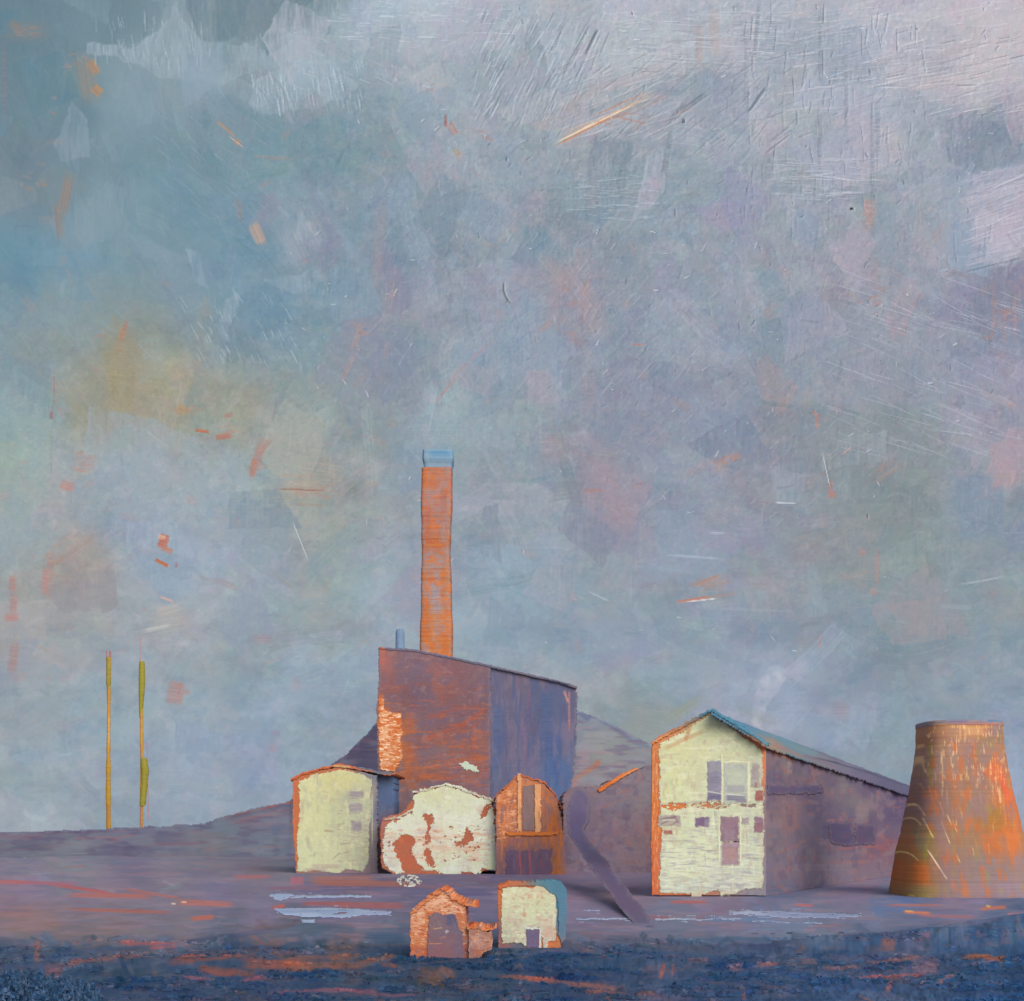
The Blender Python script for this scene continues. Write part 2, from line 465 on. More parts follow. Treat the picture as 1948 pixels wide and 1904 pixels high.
for k, (sx, sy) in enumerate([(34,26),(40,22),(30,34),(26,26),(24,40),(30,20)]):
    scumble(k, 0.34, sx, sy, 0.12, 0.38, nTL)
# broad shapes seen one by one
for p, c, a in [
    ([(0,-20),(330,-20),(300,60),(250,80),(170,95),(0,60)], (108,136,147), .45),
    ([(170,75),(250,90),(300,60),(335,0),(350,40),(385,82),(470,80),(560,45),(600,60),(600,110),(500,130),(420,160),(300,140),(230,110),(170,105)], (152,172,183), .75),
    ([(345,-20),(480,-20),(455,70),(400,84),(375,75)], (110,135,146), .8),
    ([(480,-20),(635,-20),(625,60),(560,50),(500,90),(455,72)], (118,140,148), .7),
    ([(480,150),(560,120),(640,110),(680,165),(620,195),(520,222),(470,200)], (158,177,189), .65),
    ([(640,-20),(740,-20),(720,60),(690,120),(640,90)], (168,183,192), .4),
    ([(410,190),(440,172),(500,212),(620,200),(700,240),(640,330),(480,300),(420,260)], (112,144,157), .45),
    ([(140,400),(200,350),(235,360),(230,430),(160,470),(135,440)], (138,160,172), .5),
    ([(100,270),(135,190),(160,230),(165,300),(110,310)], (140,162,174), .5),
    ([(1020,20),(1045,120),(1060,170),(1035,240),(1000,190),(985,110)], (128,148,160), .45),
    ([(1845,330),(1948,310),(1948,490),(1850,512),(1830,420)], (166,170,186), .75),
    ([(1795,225),(1860,205),(1940,260),(1948,310),(1850,330),(1800,300)], (122,142,158), .55),
    ([(1835,510),(1948,505),(1948,640),(1870,650),(1840,600)], (130,136,156), .65),
    ([(470,545),(520,530),(560,540),(545,590),(520,640),(430,640),(445,570)], (112,142,160), .45),
    ([(425,570),(460,555),(445,600),(430,650),(410,640)], (146,166,182), .6),
    ([(500,535),(560,520),(600,500),(610,540),(560,560)], (146,168,184), .6),
    ([(940,540),(975,540),(985,590),(930,640),(900,600)], (156,158,172), .45),
    ([(1000,540),(1030,600),(1070,640),(1030,700),(880,690),(940,640)], (138,160,178), .5),
    ([(165,775),(300,800),(470,870),(480,930),(300,1000),(180,960),(160,860)], (154,170,180), .5),
    ([(-20,795),(100,795),(95,900),(40,1000),(-20,960)], (148,170,162), .5),
    ([(390,560),(420,640),(380,700),(360,620)], (150,154,142), .3),
    ([(1245,970),(1310,965),(1390,1040),(1380,1100),(1200,1110),(1240,1040)], (140,158,178), .5),
    ([(1460,885),(1530,880),(1530,955),(1480,955)], (150,164,178), .6),
    ([(1910,1400),(1935,1420),(1948,1480),(1948,1560),(1925,1520)], (152,170,196), .8),
    ([(1540,1070),(1560,1075),(1570,1170),(1530,1170)], (142,162,172), .7),
    ([(1100,1180),(1250,1190),(1300,1240),(1150,1250)], (142,162,180), .3),
    ([(0,330),(60,350),(70,380),(0,410)], (134,148,156), .5),
    ([(700,60),(760,40),(740,170),(715,230),(690,190)], (142,160,172), .5),
    ([(1060,20),(1140,30),(1100,170),(1040,210)], (160,176,188), .45),
    ([(1240,280),(1275,280),(1265,360),(1210,420),(1215,360)], (168,176,190), .6),
    ([(1130,250),(1200,270),(1190,380),(1150,430),(1110,420),(1120,330)], (120,144,158), .5),
    ([(1030,350),(1100,345),(1090,430),(1035,430)], (120,146,158), .45),
    ([(560,400),(600,430),(610,480),(560,460)], (160,174,186), .6),
    ([(350,470),(380,480),(400,550),(370,530)], (146,168,186), .6),
    ([(250,650),(300,640),(310,720),(255,740)], (158,170,168), .4),
    ([(385,640),(420,620),(430,720),(400,720)], (150,166,166), .4),
    ([(200,660),(250,620),(265,700),(255,780),(200,770)], (160,148,116), .45),
    ([(660,600),(720,560),(790,640),(800,780),(700,800),(650,700)], (138,146,160), .4),
    ([(1090,720),(1300,700),(1420,780),(1300,860),(1120,860)], (138,148,166), .35),
    ([(1500,640),(1640,560),(1820,640),(1800,760),(1560,770)], (150,156,172), .35),
    ([(1560,780),(1780,790),(1790,960),(1600,1000),(1540,900)], (134,148,152), .45),
    ([(1600,960),(1790,950),(1800,1080),(1700,1150),(1600,1100)], (136,150,150), .45),
    ([(1130,900),(1240,900),(1250,1060),(1180,1080)], (148,144,158), .4),
    ([(860,760),(1000,760),(980,850),(870,850)], (150,170,178), .45),
    ([(1790,340),(1850,330),(1850,500),(1780,520)], (144,164,180), .45),
    ([(1650,20),(1948,-20),(1948,180),(1800,200),(1680,140)], (190,190,198), .35),
    ([(1150,-20),(1400,-20),(1380,110),(1200,160),(1120,120)], (178,190,200), .4),
]:
    sky.poly(p, c, a, rag=12, sc=40)
for k in range(230):
    x, y = sky.g.uniform(-50, 2000), sky.g.uniform(-40, 1500)
    if y > 1150 and k % 2: continue
    w_, h__ = sky.g.uniform(24, 95), sky.g.uniform(24, 110); th = R(flow(x, y) + sky.g.normal(0, 30))
    q = [(-w_, -h__ * sky.g.uniform(.3,1)), (w_ * sky.g.uniform(.2,1), -h__ * sky.g.uniform(.5,1)), (w_, h__ * sky.g.uniform(.2,1)), (-w_ * sky.g.uniform(.3,1), h__ * .6)]
    q = [(x + (a_ * math.cos(th) - b_ * math.sin(th)) * .8, y + (a_ * math.sin(th) + b_ * math.cos(th)) * .8) for a_, b_ in q]
    sh_ = [(12,3,4),(-12,-8,-5),(10,10,9),(14,-1,-2),(2,-6,0),(-6,-2,3)][sky.g.integers(6)] if x > 420 else [(-6,-4,0),(8,9,9),(6,2,-4),(-8,-3,2)][sky.g.integers(4)]
    sky.poly(q, sky.at(x, y) + np.array(sh_) * 1.25, sky.g.uniform(.35,.75), rag=7, sc=26, soft=1)
sky.dabs(2600, 22, 5, jit=7.0, aj=26, a=0.42, soft=0.4, br=0.75, hue=HUE, angf=flow)
OR, RD, PK, LT, DK = (186,128,92), (176,116,104), (178,150,150), (196,208,216), (98,120,132)
ACC = [
 (178,128,18,10,60,(188,138,98),.7,.5,.6),(185,172,14,10,40,(190,138,96),.7,.5,.6),(165,150,60,22,80,(160,136,118),.35,.7,.4),(125,370,50,12,100,(160,130,116),.45,.6,.5),
 (112,420,45,10,85,(158,132,120),.4,.6,.5),(50,60,60,25,0,(140,132,130),.35,.8,.4),(30,50,20,10,40,(150,130,120),.4,.7,.4),(8,160,8,100,0,(132,128,136),.4,.7,.4),
 (430,245,26,3,40,(192,148,118),.6,.5,.6),(452,270,10,8,40,(182,142,122),.5,.6,.6),(490,445,26,12,65,(186,160,144),.75,.5,.5),(455,400,30,8,80,(160,138,132),.35,.7,.5),
 (560,470,50,22,65,(160,168,180),.5,.6,.5),(600,440,40,20,60,(152,164,176),.5,.6,.5),(720,480,120,14,95,(158,150,154),.35,.7,.5),(742,560,60,14,95,(152,148,154),.3,.7,.5),
 (520,300,50,4,5,(168,146,142),.35,.6,.6),(860,245,16,8,60,(178,138,132),.6,.5,.6),(848,230,4,14,0,(170,100,96),.5,.6,.6),(870,290,10,6,60,(178,152,118),.5,.6,.5),
 (1160,220,110,5,-24,(204,172,146),.65,.5,.8,.0006),(1130,236,85,1.8,-26,(240,206,160),.9,.4,.5),(1110,250,70,1.6,-28,(226,150,110),.8,.4,.6),(1180,198,70,2.5,-24,(210,150,128),.6,.5,.7),
 (1230,200,60,8,-26,(176,158,158),.4,.6,.7),(1320,195,40,6,-35,(120,130,142),.5,.5,.8),(1290,215,36,8,-50,(124,134,146),.4,.5,.8),(1200,150,90,14,-20,(182,168,174),.4,.6,.7),
 (1125,80,30,3,-65,(110,124,136),.7,.4,.8),(1090,110,45,4,-62,(120,136,148),.5,.4,.9),(1360,60,14,60,0,(182,166,160),.4,.7,.6),(1330,90,12,50,0,(180,160,156),.4,.7,.6),
 (1420,130,6,90,0,(140,150,164),.4,.6,.8),(1440,60,5,60,5,(130,142,156),.45,.6,.9),(1560,90,5,80,0,(138,150,162),.4,.6,.9),(1610,180,5,90,0,(140,150,162),.4,.6,.9),
 (1440,190,30,3,-55,(112,128,142),.6,.4,.8),(1300,230,6,3,90,(84,100,114),.7,.4,.5),(1660,330,6,140,0,(128,142,156),.35,.6,.9),(1670,250,7,60,0,(126,140,154),.35,.6,.9),
 (1560,270,5,60,0,(128,140,152),.35,.6,.9),(1810,150,100,12,-10,(190,186,190),.5,.5,.8),(1880,120,60,16,-8,(198,192,196),.5,.5,.8),(1700,40,90,16,5,(182,186,194),.5,.6,.7),
 (1890,370,70,10,-16,(186,186,198),.5,.5,.9),(1900,420,60,10,-16,(184,184,196),.5,.5,.9),(1890,490,60,5,-14,(170,178,190),.7,.4,.9),(1890,505,60,2.5,-14,(124,136,150),.6,.4,.9),
 (1890,590,2,60,0,(190,128,120),.4,.6,.7),(1932,600,2.5,50,0,(196,132,122),.5,.6,.7),(1912,620,2.5,40,0,(190,130,122),.4,.6,.7),
 (1655,410,14,36,6,(182,150,146),.55,.7,.5),(1645,395,4,20,5,(190,150,140),.5,.6,.5),(1660,520,22,36,0,(164,150,160),.35,.8,.4),(1620,397,4,2.5,0,(70,80,84),.9,.3,.2),
 (1100,560,110,30,55,(160,154,162),.4,.7,.5),(1060,520,60,18,50,(168,156,158),.35,.7,.5),(960,560,26,2,70,(110,120,120),.7,.4,.4,.012),
 (890,690,80,3.5,-42,(172,146,152),.5,.5,.7),(850,740,40,3,-50,(178,140,142),.55,.5,.7),(680,640,30,7,-70,(172,148,144),.5,.6,.6),(662,700,40,6,-65,(168,148,148),.45,.6,.6),
 (1215,655,2,12,90,(196,130,112),.7,.4,.4),(1240,360,20,34,25,(168,164,178),.5,.6,.6),(1190,320,14,44,12,(122,142,154),.45,.6,.7),(1270,290,8,50,10,(118,138,150),.4,.6,.8),
 (1060,380,26,34,0,(124,146,158),.45,.6,.6),(1130,360,18,50,5,(156,156,166),.4,.7,.6),
 (228,650,14,40,12,(160,140,124),.45,.7,.5),(235,630,5,24,20,(186,122,96),.5,.6,.6),(225,700,30,60,8,(158,150,122),.45,.8,.4),(290,730,40,46,8,(154,154,134),.45,.8,.4),
 (345,780,14,12,30,(182,150,112),.6,.6,.5),(385,820,16,3,8,(196,112,82),.85,.4,.6),(425,830,18,7,-10,(176,124,110),.75,.4,.6),(435,790,10,6,-10,(172,130,120),.5,.5,.6),
 (490,870,12,40,18,(172,138,130),.6,.6,.6),(482,890,6,20,10,(188,120,100),.6,.5,.6),(505,850,26,6,-50,(172,140,132),.5,.6,.6),(575,930,46,22,0,(176,160,148),.5,.7,.7),(575,932,48,2,2,(160,120,104),.6,.4,.6),
 (590,960,40,3,2,(164,140,128),.4,.5,.8),(560,905,40,2,2,(170,150,130),.4,.5,.9),
 (128,925,16,10,20,(182,138,132),.65,.6,.5),(165,880,26,20,0,(166,150,148),.45,.7,.5),(98,860,2,60,0,(166,128,128),.4,.6,.8),(103,740,1.5,36,0,(176,112,112),.5,.6,.8),(98,790,3,8,0,(180,100,104),.6,.5,.5),
 (311,1030,11,14,15,(198,110,84),.9,.35,.8),(308,1022,8,5,10,(224,180,150),.8,.4,.8),(318,1046,14,6,20,(196,128,104),.7,.4,.8),(308,1071,15,3.5,28,(192,106,68),1,.25,.3),(336,1075,3,6,0,(160,132,136),.7,.5,.5),
 (318,1140,16,3,20,(214,170,150),.7,.5,.8),(320,1180,46,34,-10,(168,170,168),.6,.7,.8),(322,1160,30,12,-15,(182,178,172),.5,.6,.9),(300,1195,30,5,-12,(196,196,190),.5,.5,.9),(345,1180,22,18,-20,(176,168,168),.4,.7,.8),
 (150,1040,60,14,-35,(170,152,146),.5,.7,.4),(95,1090,10,60,5,(170,140,136),.55,.7,.5),(85,1105,7,30,5,(186,138,132),.6,.6,.5),(120,1100,40,14,5,(160,150,144),.4,.8,.4),
 (24,1110,9,18,0,(178,132,126),.6,.6,.5),(26,1150,10,22,5,(176,136,132),.55,.6,.5),(22,1175,18,9,0,(184,132,128),.6,.6,.5),(26,1250,12,34,8,(164,134,132),.6,.6,.5),
 (334,1318,20,24,8,(170,140,140),.7,.5,.5),(342,1310,2.5,14,10,(188,120,118),.5,.5,.6),(500,1215,26,12,0,(162,144,150),.5,.8,.4),(525,1395,12,8,0,(150,144,168),.5,.7,.5),(520,1425,14,10,0,(164,146,162),.4,.8,.4),(122,1290,14,12,0,(160,150,158),.35,.8,.4),
 (430,1110,26,8,25,(156,148,154),.5,.7,.4),(400,1105,26,5,20,(160,150,156),.4,.7,.4),(540,1105,40,6,40,(150,156,156),.5,.7,.4),
 (1150,880,40,50,10,(158,148,158),.4,.7,.5),(1050,850,30,40,0,(164,154,158),.4,.7,.6),(1180,980,40,30,30,(162,146,154),.45,.7,.5),(1120,740,22,50,0,(160,148,158),.35,.7,.6),
 (1380,880,36,9,-40,(168,150,150),.5,.6,.6),(1400,870,14,7,-20,(184,140,128),.5,.6,.6),(1330,890,50,10,-30,(160,150,158),.4,.7,.6),
 (1345,1105,34,5,-22,(182,140,122),.7,.5,.6),(1320,1140,36,2.4,-9,(206,128,104),.9,.35,.5),(1335,1142,34,1.5,-6,(226,216,212),.8,.4,.6),(1380,1132,30,4,-10,(170,142,140),.5,.6,.5),(1360,1110,40,12,-20,(160,148,144),.5,.7,.5),
 (1450,1110,26,20,0,(158,146,152),.4,.8,.4),(1320,1060,60,3,4,(164,180,194),.6,.5,.8),(1290,1085,50,8,5,(150,168,184),.5,.6,.7),(1140,1135,26,2,25,(176,190,200),.6,.5,.9),(1200,1120,2,40,0,(160,174,184),.35,.6,.8),
 (1365,1015,16,3,0,(170,182,196),.7,.5,.6),(1495,957,22,1.6,2,(196,206,214),.8,.4,.6),(1450,985,1.5,14,0,(180,170,176),.4,.5,.5),(1555,800,6,18,0,(184,132,122),.55,.6,.6),(1548,785,3,6,0,(190,120,100),.6,.5,.5),
 (1620,785,20,4,18,(112,132,136),.6,.5,.6),(1480,770,40,5,8,(118,138,142),.5,.6,.6),(1580,930,6,20,5,(186,132,124),.55,.6,.6),(1585,940,8,8,5,(196,124,112),.5,.6,.6),(1572,895,1.2,34,-12,(196,190,190),.6,.5,.3),
 (1610,858,14,1.4,-40,(196,150,140),.6,.5,.4),(1690,900,40,6,-35,(166,148,144),.5,.6,.6),(1650,982,1.6,5,0,(140,60,56),.9,.4,.2),(1668,1080,5,40,0,(182,140,136),.5,.6,.6),(1662,1125,10,8,0,(190,142,136),.5,.6,.6),
 (1640,1050,9,9,0,(176,140,134),.5,.6,.6),(1620,1095,40,10,-5,(160,150,150),.4,.7,.5),(1560,1220,3,14,0,(192,138,132),.5,.6,.5),(1600,1350,24,24,0,(152,144,160),.5,.8,.4),(1530,1220,36,16,0,(144,146,158),.35,.8,.4),
 (1870,1105,50,2.5,-10,(162,176,186),.6,.5,.8),(1820,1155,40,5,3,(152,166,176),.5,.6,.8),(1850,1200,8,36,0,(140,156,156),.4,.7,.8),(1890,1210,10,40,0,(142,158,156),.4,.7,.8),(1700,1130,50,4,8,(150,164,172),.4,.6,.8),
 (1440,1160,80,4,2,(158,168,180),.35,.6,.8),(1880,840,70,12,25,(160,160,174),.4,.6,.9),(1800,620,90,8,18,(164,172,184),.4,.5,.9),(1780,560,90,8,18,(160,170,182),.35,.5,.9),(1900,760,50,8,25,(172,164,168),.4,.6,.8),
 (1240,1370,60,40,10,(144,152,146),.4,.8,.4),(1300,1350,60,14,-32,(150,156,140),.55,.8,.4),(1440,1360,60,14,25,(140,154,156),.4,.8,.4),(1600,1440,60,14,18,(132,152,158),.4,.8,.5),
 (835,810,70,30,0,(146,168,176),.45,.8,.4),(820,800,2,24,10,(176,186,194),.3,.6,.7),(755,1290,30,80,5,(146,164,170),.35,.8,.4),(1020,1060,60,40,0,(142,162,178),.35,.8,.4),
 (1200,1420,60,26,0,(134,148,146),.4,.8,.4),(760,1214,9,12,0,(118,146,170),.3,.8,.2),(1500,1340,26,40,0,(152,168,190),.35,.8,.5),(1455,1300,20,30,0,(160,172,192),.35,.8,.6),
 (572,1030,46,.9,68,(190,200,206),.7,.4,.3),(450,270,20,.9,38,(236,180,140),.6,.4,.3),
]
for t in ACC:
    t = list(t); t[6] = min(1, t[6] * 1.3); t[3] = t[3] * 1.12; sky.stroke(*t)
# dry bristle tracks
def tracks(n, box, L, ang, c, a=.5):
    for k in range(n):
        x = sky.g.uniform(box[0], box[2]); y = sky.g.uniform(box[1], box[3])
        sky.stroke(x, y, L * sky.g.uniform(.4, 1.2), sky.g.uniform(.9, 1.9), ang + sky.g.normal(0, 5), np.array(c) + sky.g.normal(0, 8), a * sky.g.uniform(.4, 1), .4, .4)
tracks(60, (180,30,400,130), 16, 82, (176,192,204)); tracks(80, (480,120,690,210), 18, 80, (184,200,212))
tracks(70, (640,0,980,80), 26, 3, (190,200,212)); tracks(60, (560,60,800,170), 22, 24, (166,182,194))
tracks(110, (900,20,1120,240), 26, -64, (184,196,206)); tracks(80, (900,20,1160,260), 22, -64, (124,144,156))
tracks(120, (1050,100,1300,260), 40, -22, (184,184,190)); tracks(80, (1100,120,1500,300), 32, -40, (134,148,160))
tracks(120, (1150,20,1500,120), 34, 3, (190,198,206)); tracks(70, (1200,40,1500,160), 30, 2, (150,160,172))
tracks(150, (1500,0,1948,220), 36, -9, (196,196,204)); tracks(100, (1450,60,1948,260), 30, -14, (146,154,166))
tracks(110, (1380,20,1760,420), 24, 92, (118,134,148), .45); tracks(90, (1500,250,1900,700), 28, 92, (132,146,160), .3)
tracks(90, (1480,300,1660,380), 34, 3, (182,190,200), .45); tracks(120, (1600,520,1948,860), 50, 20, (176,184,196), .4)
tracks(90, (1850,330,1948,500), 40, -17, (188,188,202), .5); tracks(60, (1100,330,1250,420), 22, 3, (170,184,196), .5)
tracks(160, (1150,500,1600,1000), 20, -45, (164,174,186), .3); tracks(120, (700,300,1200,760), 24, -55, (164,174,184), .3)
tracks(60, (340,560,560,700), 16, 62, (172,190,204), .45); tracks(60, (300,210,520,420), 22, 38, (152,172,186), .3)
tracks(50, (520,880,640,960), 26, 3, (178,166,150), .4); tracks(200, (0,950,1948,1560), 26, 4, (156,172,184), .22)
tracks(140, (0,600,1100,1000), 24, 50, (160,168,168), .22)
for k in range(190):
    sky.stroke(sky.g.uniform(550,1900), sky.g.uniform(0,1250), sky.g.uniform(1.5,9), sky.g.uniform(.7,1.3), sky.g.choice([-60,-35,-10,5,50,85]) + sky.g.normal(0,12), sky.g.choice([188,206,220]) + np.array([0,4,8]), sky.g.uniform(.25,.7), .4, .5, sky.g.normal(0,.01))
for k in range(150):
    sky.stroke(sky.g.uniform(900,1900), sky.g.uniform(0,800), sky.g.uniform(2,9), sky.g.uniform(.8,2), sky.g.choice([-60,-35,80,88]) + sky.g.normal(0,10), (104,122,134), sky.g.uniform(.25,.65), .4, .7, sky.g.normal(0,.02))
for k in range(90):
    sky.stroke(sky.g.uniform(0,1948), sky.g.uniform(250,1350), sky.g.uniform(5,26), sky.g.uniform(3,14), sky.g.uniform(-80,80), (184,142,134), .24, .7, .7)
RUST = [(60,330,20,50,10),(130,120,20,14,0),(90,200,14,60,20),(40,60,26,10,5),(190,640,16,10,0),(110,1060,26,22,-30),(90,1100,12,50,0),(30,1140,12,60,0),(170,880,30,26,0),(130,925,14,12,0),(500,860,16,34,30),(360,780,26,14,0),(430,820,18,8,-10),(590,930,44,18,0),
        (700,860,10,30,20),(1060,830,14,40,20),(1150,950,40,30,30),(1380,880,30,12,-35),(1560,930,10,30,0),(1690,890,40,8,-35),(1650,410,14,40,0),(1660,560,26,40,0),(1900,600,24,40,0),(1340,1115,40,10,-18),(1650,1060,8,40,0),(1500,760,26,8,0),(900,250,30,14,20),(820,160,12,40,0),(680,640,20,60,15),(1100,580,34,60,-35),(340,1310,18,22,0),(1220,230,60,14,-25),(1390,80,10,50,0)]
for x, y, L, W_, an in RUST:
    for k in range(9):
        sky.stroke(x + sky.g.normal(0, L * .6), y + sky.g.normal(0, W_ * .5), L * sky.g.uniform(.2,.7), max(1.5, min(L, W_) * sky.g.uniform(.06,.3)), an + sky.g.normal(0,25), [(186,140,124),(190,128,104),(172,146,142)][k % 3], sky.g.uniform(.2,.5), .6, .8)
for k, (sx, sy) in enumerate([(12,10),(14,8),(10,12),(9,8),(8,14),(10,8)]):
    scumble(k, 0.32, sx, sy, 0.18, 0.40, nTL * (0.35 + 0.65 * smooth((1350 - sky.Y) / 500)))
nfine = fbm((sky.h, sky.w), 3, 3.4, 901, 2)
up = smooth((1250 - sky.Y) / 900) * smooth((sky.X - 300) / 900)
sky.c += (nfine * (0.004 + 0.010 * up * smooth(0.5 + 1.5 * fbm((sky.h, sky.w), 60, 50, 903, 2))))[..., None]
# relief shading of thick passages painted into the sky: crisp light and dark flanks
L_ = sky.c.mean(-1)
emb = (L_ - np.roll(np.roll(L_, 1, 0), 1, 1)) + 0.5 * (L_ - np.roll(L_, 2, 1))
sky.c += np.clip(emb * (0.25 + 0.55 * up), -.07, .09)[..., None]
lum = sky.c.mean(-1, keepdims=True)
sky.c = lum + (sky.c - lum) * 0.97 + np.array([0.012, 0.006, 0.008]) + (smooth((sky.X - 500) / 700) * smooth((1250 - sky.Y) / 500))[..., None] * np.array([.006, -.003, -.002])

xs = np.concatenate([np.linspace(-24000, sky.x0 - 60, 70), sky.X[0], np.linspace(sky.x0 + sky.w * sky.r + 60, 26000, 70)])
ys = np.concatenate([-np.geomspace(16000, -(sky.y0) + 40, 50), sky.Y[:, 0]])
jj = (xs - sky.x0) / sky.r; per = 2 * (sky.w - 1); jj = np.abs((jj + per / 2) % per - per / 2)
jj = np.where((xs >= sky.x0) & (xs <= sky.X[0, -1]), (xs - sky.x0) / sky.r, np.abs(((xs - sky.x0) / sky.r) % per)); jj = np.where(jj > sky.w - 1, per - jj, jj)
ii = (ys - sky.y0) / sky.r; per = 2 * (sky.h - 1); ii = ii % per; ii = np.where(ii > sky.h - 1, per - ii, ii)
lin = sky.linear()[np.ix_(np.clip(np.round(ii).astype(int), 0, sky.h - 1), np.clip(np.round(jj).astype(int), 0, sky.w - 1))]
XX, YY = np.meshgrid(kx(xs), kz(ys)); nn = np.sqrt(XX ** 2 + 1 + YY ** 2)
co = np.stack([XX / nn * 9000, 9000 / nn, CAM_H + YY / nn * 9000], -1).reshape(-1, 3)
h_, w_ = XX.shape
a = np.arange(h_ - 1)[:, None] * w_; b = np.arange(w_ - 1)[None, :]
f4 = np.stack([a + b, a + w_ + b, a + w_ + b + 1, a + b + 1], -1).reshape(-1, 4)
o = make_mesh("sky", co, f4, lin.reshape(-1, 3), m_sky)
o["kind"] = "structure"

# ------------------------------------------------------------------ ground
gr = Canvas(-60, 1584, 2010, 1912, 1.6, seed=21)
GP = [
 (50,1605,(114,110,126)),(300,1610,(124,124,134)),(500,1600,(118,120,130)),(100,1655,(128,130,136)),(300,1655,(128,120,130)),(500,1655,(122,112,120)),(680,1682,(114,98,112)),
 (50,1692,(138,120,140)),(200,1700,(134,120,132)),(400,1695,(122,114,136)),(620,1712,(116,108,132)),(500,1738,(124,116,134)),(760,1700,(104,96,116)),
 (50,1750,(140,114,106)),(200,1752,(128,116,116)),(350,1745,(126,118,122)),(50,1800,(108,104,112)),(200,1795,(118,104,104)),(420,1772,(92,98,110)),(600,1765,(84,98,110)),(700,1740,(118,110,128)),
 (300,1825,(112,106,112)),(520,1805,(122,92,88)),(650,1802,(124,94,86)),(740,1780,(84,96,110)),(860,1740,(112,102,122)),
 (100,1852,(84,98,114)),(250,1855,(62,82,102)),(450,1855,(66,82,104)),(600,1845,(58,80,104)),(720,1840,(66,86,106)),(860,1850,(64,78,94)),(960,1850,(58,80,98)),(1060,1860,(58,78,106)),
 (50,1900,(52,76,104)),(300,1900,(84,86,104)),(520,1895,(78,86,108)),(800,1890,(88,88,98)),(1000,1895,(84,94,110)),(1300,1895,(96,98,118)),
 (900,1700,(108,98,122)),(1100,1700,(130,116,134)),(1200,1700,(132,116,130)),(1380,1722,(126,112,130)),(1500,1700,(110,112,132)),(1620,1700,(126,116,136)),(1720,1720,(108,116,142)),(1850,1715,(132,120,142)),
 (1150,1745,(126,114,132)),(1300,1765,(112,116,132)),(1500,1768,(112,124,142)),(1450,1745,(112,122,146)),(1650,1760,(120,122,138)),(1800,1750,(122,114,134)),(1910,1745,(86,104,128)),(1900,1775,(66,92,120)),
 (1150,1785,(100,100,116)),(1130,1825,(98,92,102)),(1200,1855,(72,86,108)),(1350,1820,(98,102,116)),(1500,1810,(114,112,124)),(1640,1812,(70,96,122)),(1560,1780,(112,120,134)),(1800,1800,(72,98,124)),(1930,1800,(58,90,122)),
 (1400,1862,(72,90,116)),(1550,1858,(86,94,118)),(1700,1840,(108,102,118)),(1850,1855,(74,96,124)),(1600,1895,(76,100,130)),(1900,1895,(60,94,128)),(1460,1840,(106,100,116)),
]
gr.field(GP + [(1935,1592,(140,150,170)),(50,1640,(120,122,130)),(150,1640,(126,130,135)),(250,1640,(114,108,126)),(400,1640,(126,120,126)),(520,1640,(118,120,128)),(600,1640,(116,110,122))], 4.0)  # far right point carries the haze blue of the horizon in the ground colour
GH = ((0,0,0),(14,-4,-8),(-8,0,8),(4,0,6),(-4,2,0))
gr.mottle(0.035, 60, 12)
gr.dabs(500, 40, 7, jit=9, aj=9, a=.6, soft=.45, br=.6, hue=GH)
gr.dabs(900, 18, 4.5, jit=10, aj=16, a=.6, soft=.4, br=.6, hue=GH)
gr.dabs(420, 9, 6, jit=14, aj=50, a=.6, soft=.4, br=.6, hue=GH, box=(0, 1775, 1948, 1910))
